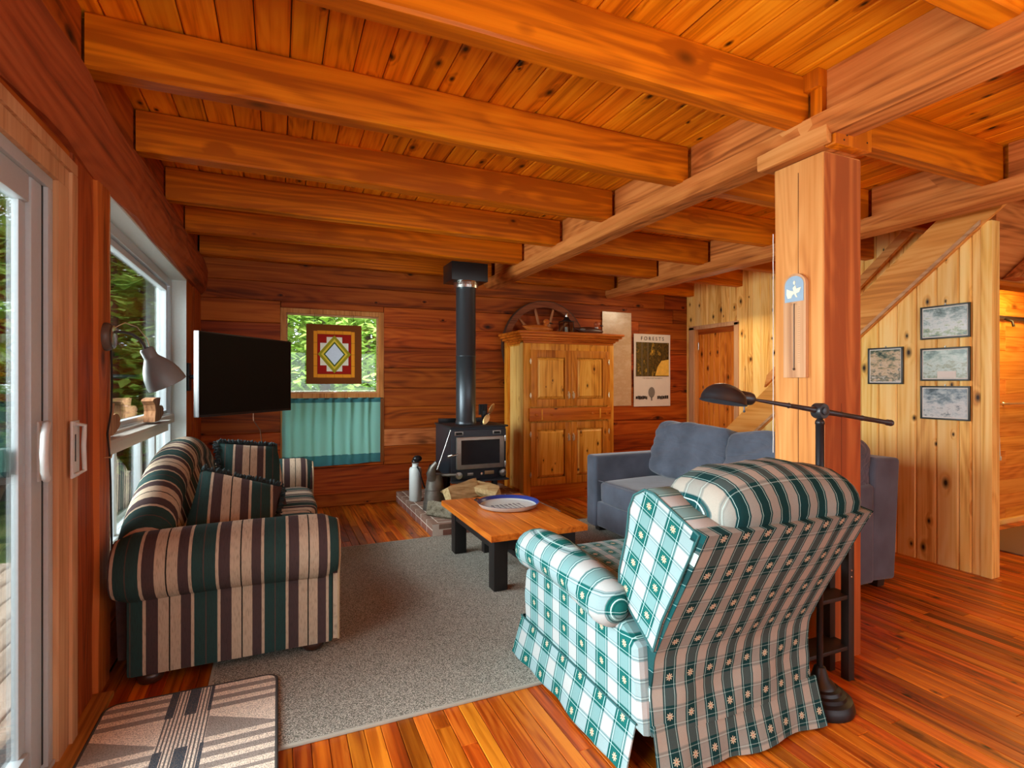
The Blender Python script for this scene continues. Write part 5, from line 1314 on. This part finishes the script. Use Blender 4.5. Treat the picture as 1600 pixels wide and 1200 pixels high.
# shade: half dome opening downwards, drawn out towards the socket
u_ = ax_.copy(); u_ = (u_ - dax * u_.dot(dax)).normalized(); v_ = dax.cross(u_)
rings = []
for i in range(11):
    th_ = R(90 * i / 10); r = math.sin(th_); h = math.cos(th_)
    ring = []
    for j in range(28):
        a = 2 * math.pi * j / 28
        st_ = 1.12 if math.cos(a) < 0 else 1.0
        ring.append(shc - dax * h * .066 + dax * .012 + u_ * (r * .086 * st_ * math.cos(a)) + v_ * (r * .076 * math.sin(a)))
    rings.append(ring)
rings.append([shc + dax * .018 + (p - shc - dax * .012) * 1.045 for p in rings[-1]])
rings.append([shc + dax * .020 + (p - shc - dax * .018) * .985 for p in rings[-1]])
fl.part('shade', G().loft(rings, True), plain('shade_black', (50, 52, 56), .34, .6))
fl.part('switch_knob', G().tube([sc0 + ax_ * .055 + Vector((0, 0, -.02)), sc0 + ax_ * .055 + Vector((0, 0, -.05))], .003, 6).ell(sc0 + ax_ * .055 + Vector((0, 0, -.053)), (.005, .005, .005), 8, 6), GUN)

# ================================================================== DARK SIDE TABLE BY THE POST
sd = Thing('side_shelf', 'dark brown open shelf table squeezed between the armchair and the post', 'side table', (2.22, 1.66, 0))
for xx in (2.06, 2.36):
    for yy in (1.595, 1.685): sd.part('leg', G().box(xx, xx + .038, yy, yy + .038, 0, .62, .002), DRKWOOD)
for z in (.14, .37, .60): sd.part('shelf', G().box(2.065, 2.393, 1.60, 1.718, z, z + .018, .002), DRKWOOD)
for z in (.50, .47): sd.part('screw_head', G().lathe([(.005, 0), (.004, .002)], (2.379, 1.595, z), (0, -1, 0), 10), CHROME)

# ================================================================== TV
from mathutils import Euler
tv = Thing('wall_tv', 'black flat television angled out from the left wall', 'television', (-.18, 4.29, 1.4))
ta = math.atan2(4.67 - 3.90, .095 + .46); tc_ = Vector(((-.46 + .095) / 2, (3.90 + 4.67) / 2, 1.405))
e_ = (0, 0, ta)
Mx = Euler(e_).to_matrix()
def tvp(x, y, z): return tuple(tc_ + Mx @ Vector((x, y, z)))
tv.part('housing', G().rbox(tvp(0, .022, 0), (.955, .038, .555), e_, .004, 2).rbox(tvp(0, .05, -.05), (.5, .04, .34), e_, .01, 2), TVF)
tv.part('screen', G().rbox(tvp(0, .0025, .004), (.938, .004, .530), e_), TVB)
tv.part('silver_edge', G().rbox(tvp(-.478, .012, 0), (.006, .026, .55), e_, .002), TVE)  # lighter strip: light caught by the left bezel edge, put into its colour
tv.part('mount_arm', G().tube([tvp(0, .06, 0), (-.42, 4.95, 1.40), (-.73, 5.35, 1.40)], .018, 8), BLACK)
tv.part('mount_plate', G().box(-.722, -.70, 5.29, 5.42, 1.28, 1.52, .003), BLACK)
single('tv_cable', G().tube([tvp(.10, .06, -.2), tvp(.12, .07, -.34), (-.13, 4.60, .98), (-.12, 4.65, .88), (-.17, 4.80, .72), (-.2, 5.0, .55)], .004, 6), plain('brown_cord', (110, 70, 46), .6), 'thin brown cable hanging below the television', 'cable', (-.1, 4.5, 1.0))

# ================================================================== STAINED GLASS AND CAFE CURTAIN IN THE BACK WINDOW
sg = Thing('stained_glass_panel', 'square stained glass quilt panel with a diamond, hung in the back window', 'stained glass', (.555, WY - .03, 1.66))
gx, gz, yy = .555, 1.657, WY - .035
def fl_(pts, m, name, y0, th_=.003): sg.part(name, G().prism([(gx + a, gz + b) for a, b in pts], 'Y', y0 - th_, y0), m)
def rect(a, b, c, d): return [(a, c), (b, c), (b, d), (a, d)]
Wd, Hd = .285, .32
BRN = plain('panel_brown', (112, 62, 22), .5); AMB = plain('glass_amber', (226, 146, 36), .25); RED = plain('glass_red', (150, 26, 16), .25)
MIL = plain('glass_milk', (226, 224, 204), .25); OLI = plain('glass_olive', (150, 142, 30), .25); YEL = plain('glass_yellow', (214, 190, 60), .25); CLR = plain('glass_ice', (204, 220, 236), .2); DKG = plain('glass_dark_green', (74, 92, 40), .25)
fl_(rect(-Wd, Wd, -Hd, Hd), BRN, 'wood_frame', yy, .012)
y1_ = yy - .012
for s in (-1, 1):
    for k in range(4):
        a = -.25 + .125 * k
        fl_([(s * .212, a), (s * .176, a), (s * .176, a + .122), (s * .212, a + .122)], AMB, 'amber_border', y1_)
    for k in range(4):
        a = -.174 + .0875 * k
        fl_([(a, s * .252), (a, s * .216), (a + .085, s * .216), (a + .085, s * .252)], AMB, 'amber_border', y1_)
fl_(rect(-.173, .173, -.213, .213), RED, 'red_field', y1_)
fl_(rect(-.08, .08, -.185, .185), MIL, 'milk_square', y1_ - .003, .002)
fl_(rect(-.145, .145, -.12, .12), MIL, 'milk_square', y1_ - .003, .002)
for k, m, nm in ((1.0, OLI, 'olive_diamond'), (.80, YEL, 'yellow_diamond'), (.66, DKG, 'green_diamond'), (.56, CLR, 'clear_diamond')):
    fl_([(0, -.205 * k), (.17 * k, 0), (0, .205 * k), (-.17 * k, 0)], m, nm, y1_ - .005 - (1 - k) * .006, .002)
sg.part('hanging_wire', G().tube([(gx - .2, yy - .006, gz + .32), (gx - .2, yy - .004, 2.10)], .0015, 5).tube([(gx + .2, yy - .006, gz + .32), (gx + .2, yy - .004, 2.10)], .0015, 5), WIRE)
for _k in ('panel_brown', 'glass_amber', 'glass_red', 'glass_milk', 'glass_olive', 'glass_yellow', 'glass_ice', 'glass_dark_green'):
    MC[_k].node_tree.nodes['Principled BSDF'].inputs['Specular IOR Level'].default_value = .1; MC[_k].node_tree.nodes['Principled BSDF'].inputs['Roughness'].default_value = .6
cu_ = Thing('cafe_curtain', 'teal cafe curtain covering the lower half of the back window', 'curtain', (.55, WY - .03, .8))
def drape(x0, x1, z0, z1, y, amp, m, name, n=150, rows=12, hem=0):
    g = G(); vs = []
    for i in range(n + 1):
        t = i / n; x = x0 + (x1 - x0) * t
        ph = t * 62 + 3 * noise.noise(Vector((t * 6, 0, 1)))
        for r in range(rows + 1):
            k = r / rows; z = z1 + (z0 - z1) * k
            if r == rows: z += hem * noise.noise(Vector((t * 5, 2, 2))) + hem * 1.2 * (t - .5)
            am = amp * (1 - .45 * k) + .010 * noise.noise(Vector((t * 9, k * 1.5, 4)))
            vs.append((x + .006 * noise.noise(Vector((t * 12, k * 3, 7))), y + am * math.sin(ph + .6 * math.sin(k * 2)) + .012 * noise.noise(Vector((t * 8, k * 2, 0))) * k, z))
    R_ = rows + 1; fs = []
    for i in range(n):
        for r in range(rows): fs.append((i * R_ + r, i * R_ + r + 1, (i + 1) * R_ + r + 1, (i + 1) * R_ + r))
    return cu_.part(name, g.add(vs, fs, True), m)
def cloth(name, c):
    m, n, b = newmat(name); b.inputs['Base Color'].default_value = lin(c); b.inputs['Roughness'].default_value = .9
    tr_ = N(n, 'ShaderNodeBsdfTranslucent'); tr_.inputs[0].default_value = lin(c); mx = N(n, 'ShaderNodeMixShader'); mx.inputs[0].default_value = .35
    out = n.nodes['Material Output']; n.links.new(b.outputs[0], mx.inputs[1]); n.links.new(tr_.outputs[0], mx.inputs[2]); n.links.new(mx.outputs[0], out.inputs[0])
    tc = N(n, 'ShaderNodeTexCoord'); weave_bump(n, b, tc.outputs['Object'], 400, .1)
    return m
TEAL = cloth('teal_cotton', (140, 204, 196)); TEALD = cloth('teal_cotton_dark', (60, 122, 130))
drape(.035, 1.045, .565, 1.135, WY - .04, .012, TEAL, 'panel')
drape(.032, 1.048, 1.135, 1.185, WY - .04, .014, TEALD, 'heading', rows=3)
drape(.035, 1.045, .455, .568, WY - .041, .0075, TEALD, 'hem_band', rows=4, hem=.02)
cu_.part('curtain_rod', G().tube([(.03, WY - .035, 1.178), (1.08, WY - .035, 1.178)], .005, 8), BLACK)

# ================================================================== WALL LAMP WITH CORD, STRING HOOK
wlp = Thing('wall_lamp', 'grey gooseneck reading lamp mounted on the window post', 'lamp', (-.70, 2.90, 1.56))
wlp.part('mount_disc', G().lathe([(.062, 0), (.064, .012), (.058, .028), (.045, .034)], (-.712, 2.905, 1.555), (1, 0, 0), 26), BROWNMET)
wlp.part('mount_rim', G().lathe([(.050, .034), (.052, .038), (.044, .040)], (-.712, 2.905, 1.555), (1, 0, 0), 26), CHROME)
wlp.part('gooseneck', G().tube([(-.675, 2.915, 1.578), (-.650, 2.94, 1.582), (-.620, 2.97, 1.575), (-.598, 3.0, 1.555), (-.585, 3.02, 1.53), (-.578, 3.03, 1.50)], .0065, 10), GUN)
wlp.part('lamp_wire', G().tube([(-.675, 2.925, 1.60), (-.645, 2.95, 1.625), (-.605, 2.99, 1.61), (-.575, 3.03, 1.56), (-.565, 3.04, 1.51)], .0025, 6), CHROME)
sax = Vector((.42, .22, -.88)).normalized(); s0 = Vector((-.580, 3.03, 1.515))
wlp.part('shade', G().lathe([(.024, 0), (.030, .008), (.031, .045), (.034, .052), (.050, .075), (.068, .105), (.080, .14), (.086, .175), (.087, .195), (.0845, .196), (.083, .175), (.076, .14), (.062, .10)], s0, sax, 32, False), LAMPGREY)
wlp.part('bulb', G().ell(s0 + sax * .13, (.03, .03, .035), 14, 10), CERAM)
single('lamp_cord', G().tube([(-.700, 2.965, 1.50), (-.698, 2.972, 1.35), (-.700, 2.968, 1.22), (-.705, 2.93, 1.12), (-.697, 2.93, 1.02), (-.698, 2.95, .90), (-.70, 2.965, .75), (-.70, 2.975, .62), (-.70, 2.98, .50)], .0045, 6), WIRE, 'black cord running down the window post from the reading lamp', 'cord', (-.7, 2.96, 1.0))
single('cord_hook', G().tube([(-.705, 2.88, 1.02), (-.69, 2.88, 1.02), (-.685, 2.90, 1.015), (-.69, 2.93, 1.025), (-.695, 2.955, 1.022)], .003, 6), plain('brass_hook', (206, 170, 120), .4, .6), 'small brass cup hook holding the lamp cord on the window post', 'hook', (-.70, 2.9, 1.02))
def ornament(label, y0, s, q):
    t = Thing('wooden_ornament', label, 'ornament', (-.77, y0 + .1, 1.09), 'cut-out ornaments on the window ledge')
    z0 = 1.091
    # curved neck block (profile in y,z) seen end on, with a flat heart-shaped tail behind
    nk = [(0, 0), (.075, 0), (.082, .05), (.070, .11), (.080, .165), (.088, .195), (.03, .20), (-.018, .19), (-.03, .175), (.004, .14), (.012, .09), (.004, .04)]
    t.part('neck', G().prism([(y0 + a * s, z0 + b * q) for a, b in nk], 'X', -.81, -.745), ORN)
    ht = [(.07, 0), (.14, .0), (.185, .035), (.20, .055), (.19, .062), (.198, .085), (.18, .115), (.145, .125), (.11, .115), (.09, .09), (.075, .09)]
    t.part('tail', G().prism([(y0 + a * s, z0 + b * q) for a, b in ht], 'X', -.795, -.765), ORN)
ornament('wooden goose cut-out on the window ledge behind the lamp post, nearest the sliding door', 3.07, 1.75, .80)
ornament('wooden goose cut-out on the window ledge at the far end, nearer the television', 4.16, 2.1, .80)

# ================================================================== HALL DETAILS
pgr = Thing('coat_rail', 'dark metal coat hook rail on the orange hall wall', 'hook rail', (6.5, 2.78, 1.98))
pgr.part('rail', G().box(6.22, 7.3, 2.775, 2.80, 1.955, 1.99, .003), NICKEL)
for x in (6.36, 6.75, 7.1): pgr.part('hook', G().tube([(x, 2.775, 1.96), (x, 2.72, 1.93), (x, 2.71, 1.88)], .012, 8), LAMPBASE)
tw = Thing('towel_bar', 'thin brass rail across the middle of the hall wall', 'rail', (6.6, 2.76, 1.15))
tw.part('bar', G().tube([(6.2, 2.745, 1.15), (7.4, 2.745, 1.15)], .008, 8), plain('old_brass', (214, 190, 150), .35, .75))
for x in (6.38, 7.2): tw.part('bar_post', G().lathe([(.02, 0), (.012, .01), (.012, .05)], (x, 2.80, 1.15), (0, -1, 0), 12), CHROME)
single('hanging_stick', G().tube([(6.25, 2.77, .66), (6.245, 2.775, .88)], .008, 8).box(6.235, 6.262, 2.757, 2.785, .615, .655, .004), CERAM, 'short white plastic pull hanging on the hall wall beside the stair corner', 'pull', (6.25, 2.77, .8))
single('hall_mat', G().box(5.3, 7.2, 2.2, 2.66, .0005, .012, .004), plain('hall_mat_brown', (120, 92, 70), .95, 0, .3, 90), 'brown floor mat in the hall past the stair wall', 'mat', (6.2, 2.4, 0))

# ================================================================== OUTSIDE
GRD = -.55
def groundmat():
    m, n, b = newmat('forest_floor'); tc = N(n, 'ShaderNodeTexCoord'); nz = N(n, 'ShaderNodeTexNoise'); nz.inputs['Scale'].default_value = 1.2; nz.inputs['Detail'].default_value = 8
    n.links.new(tc.outputs['Object'], nz.inputs['Vector'])
    n.links.new(ramp(n, nz.outputs[0], [(.35, lin((52, 66, 34))), (.5, lin((98, 120, 58))), (.65, lin((146, 150, 96)))]), b.inputs['Base Color']); b.inputs['Roughness'].default_value = 1; return m
struct('ground', G().box(-45, -.95, -30, 50, GRD - .2, GRD).box(-.95, 45, 6.35, 50, GRD - .2, GRD), groundmat())
dk = Thing('deck', 'weathered grey board deck outside the sliding glass door', 'deck', (-2.2, 2, -.12))
for i in range(16):
    a = -.95 - .143 * (i + 1)
    dk.part('deck_board', board(a, a + .137, -2.5, 5.6, -.145, -.11, '+Z', .004), DECK)
dk.part('deck_skirt', G().box(-3.26, -3.22, -2.5, 5.6, GRD, -.11), DECK)
pst = single('porch_post', G().box(-2.25, -2.02, 7.35, 7.58, GRD, 3.4, .01).box(-2.30, -1.97, 7.30, 7.63, GRD, -.3, .01), BEIGE, 'pale beige porch post standing outside the picture window', 'post', (-2.13, 7.46, 0))
bench = Thing('deck_railing', 'long pale horizontal rail of the deck outside the sliding door', 'railing', (-3.2, 2, 0))
for z in (.80,): bench.part('rail', G().box(-3.26, -3.17, -2.5, 5.6, z, z + .04, .004), DECK)
for y in (-2.2, -.6, 1.0, 2.6, 4.2, 5.55): bench.part('rail_post', G().box(-3.25, -3.18, y - .04, y + .04, -.12, .80, .003), DECK)
bench.part('rail', G().box(-3.24, -3.20, -2.5, 5.6, .08, .12, .003), DECK)

def leafmat(name, a, b_):
    m = bpy.data.materials.new(name); m.use_nodes = True; n = m.node_tree; n.nodes.clear()
    o = N(n, 'ShaderNodeOutputMaterial'); d = N(n, 'ShaderNodeBsdfDiffuse'); t = N(n, 'ShaderNodeBsdfTranslucent'); mx = N(n, 'ShaderNodeMixShader'); mx.inputs[0].default_value = .45
    ge = N(n, 'ShaderNodeNewGeometry'); oi = N(n, 'ShaderNodeObjectInfo')
    f = math_(n, 'ADD', math_(n, 'MULTIPLY', ge.outputs['Random Per Island'], .75), math_(n, 'MULTIPLY', oi.outputs['Random'], .25))
    c = ramp(n, f, [(0, lin(a)), (1, lin(b_))])
    n.links.new(c, d.inputs[0]); n.links.new(c, t.inputs[0]); n.links.new(d.outputs[0], mx.inputs[1]); n.links.new(t.outputs[0], mx.inputs[2]); n.links.new(mx.outputs[0], o.inputs[0]); return m
LEAF1 = leafmat('spruce_needles', (66, 112, 52), (172, 208, 116)); LEAF2 = leafmat('broad_leaves', (110, 156, 60), (206, 228, 126))
TRUNK = plain('tree_bark', (92, 80, 68), .95, 0, .6, 12, .3)
def conifer_mesh(seed, H=9.0, leaf=.10, nb=150, broad=False):
    r_ = random.Random(seed); tr = G().tube([(0, 0, 0), (.03, .02, H * .4), (0, 0, H)], [.17, .11, .02], 7)
    fo = G(); v = []; f = []
    for b in range(nb):
        z = H * (.06 + .92 * b / nb) if not broad else H * r_.uniform(.12, 1.0)
        a = r_.uniform(0, 6.283); L = (1.6 * (1 - z / H) ** .75 + .25) * r_.uniform(.7, 1.1) if not broad else 1.7 * math.sin(math.pi * min(.97, z / H + .08)) * r_.uniform(.5, 1.1)
        for k in range(18 if not broad else 22):
            t = (k + r_.random()) / 18; rr = L * (.15 + .85 * t)
            px_, py_, pz_ = rr * math.cos(a), rr * math.sin(a), z - (.35 * t * t * L if not broad else -.2 * t) + r_.uniform(-.12, .12)
            px_ += r_.uniform(-.16, .16); py_ += r_.uniform(-.16, .16)
            s = leaf * r_.uniform(.6, 1.4); th = r_.uniform(0, 6.283); ti = r_.uniform(-.6, .6)
            dx, dy = math.cos(th) * s, math.sin(th) * s
            o = len(v)
            w_ = .34 if not broad else .55
            v += [(px_ - dx, py_ - dy, pz_ - ti * s), (px_ - dy * w_, py_ + dx * w_, pz_), (px_ + dx, py_ + dy, pz_ + ti * s - .02), (px_ + dy * w_, py_ - dx * w_, pz_)]
            f.append((o, o + 1, o + 2, o + 3))
    fo.add(v, f)
    return tr, fo
protos = []
for sd_, br_ in ((1, False), (2, False), (3, True)):
    tr, fo = conifer_mesh(sd_, 9.0 if not br_ else 5.2, .15 if not br_ else .115, 190 if not br_ else 170, br_)
    gname = 'spruce_tree' if not br_ else 'leafy_sapling'
    lab = 'tall dark spruce among the woods seen through the windows' if not br_ else 'bright green leafy young tree seen through the windows'
    t = Thing(gname, lab, 'tree', (0, 0, 0), 'spruces outside the windows' if not br_ else 'leafy young trees outside the windows')
    t.part('trunk', tr, TRUNK); o = t.part('foliage', fo, LEAF2 if br_ else LEAF1); o['kind'] = 'stuff'
    protos.append(t.o)
spots = []
rt = random.Random(9)
# through the left wall windows (looking left and ahead), and through the back window
for (x, y, k) in [(-2.25, 9.7, 2), (-2.9, 12.3, 2), (-4.1, 11.2, 2), (-5.6, 12.6, 0), (-3.4, 11.0, 2), (-2.0, 10.6, 1), (-3.9, 15.2, 0), (-6.4, 17.0, 1), (-2.7, 18.6, 0), (-5.4, 21.5, 1), (-8.2, 21.0, 0), (-8.6, 15.6, 2), (-4.6, 9.6, 2), (-7.6, 12.4, 0), (-10.8, 18.0, 1), (-2.3, 14.2, 2), (-7.2, 25.0, 0), (-3.6, 24.0, 1), (-10.5, 25.5, 0),
                  (.2, 12.5, 0), (1.7, 11.2, 2), (-.5, 10.4, 2), (1.1, 15.5, 1), (3.0, 14.8, 0), (-.7, 16.2, 0), (2.4, 18.8, 2), (.7, 9.3, 2), (3.8, 12.2, 2), (.9, 21.0, 0), (4.4, 19.0, 1)]:
    spots.append((x, y, k))
usedp = set()
for x, y, k in spots:
    src = protos[k]
    o = src if k not in usedp else copy_tree(src); usedp.add(k)
    s = rt.uniform(.8, 1.05); o.location = (x, y, GRD); o.rotation_euler = (0, 0, rt.uniform(0, 6.28)); o.scale = (s, s, s)
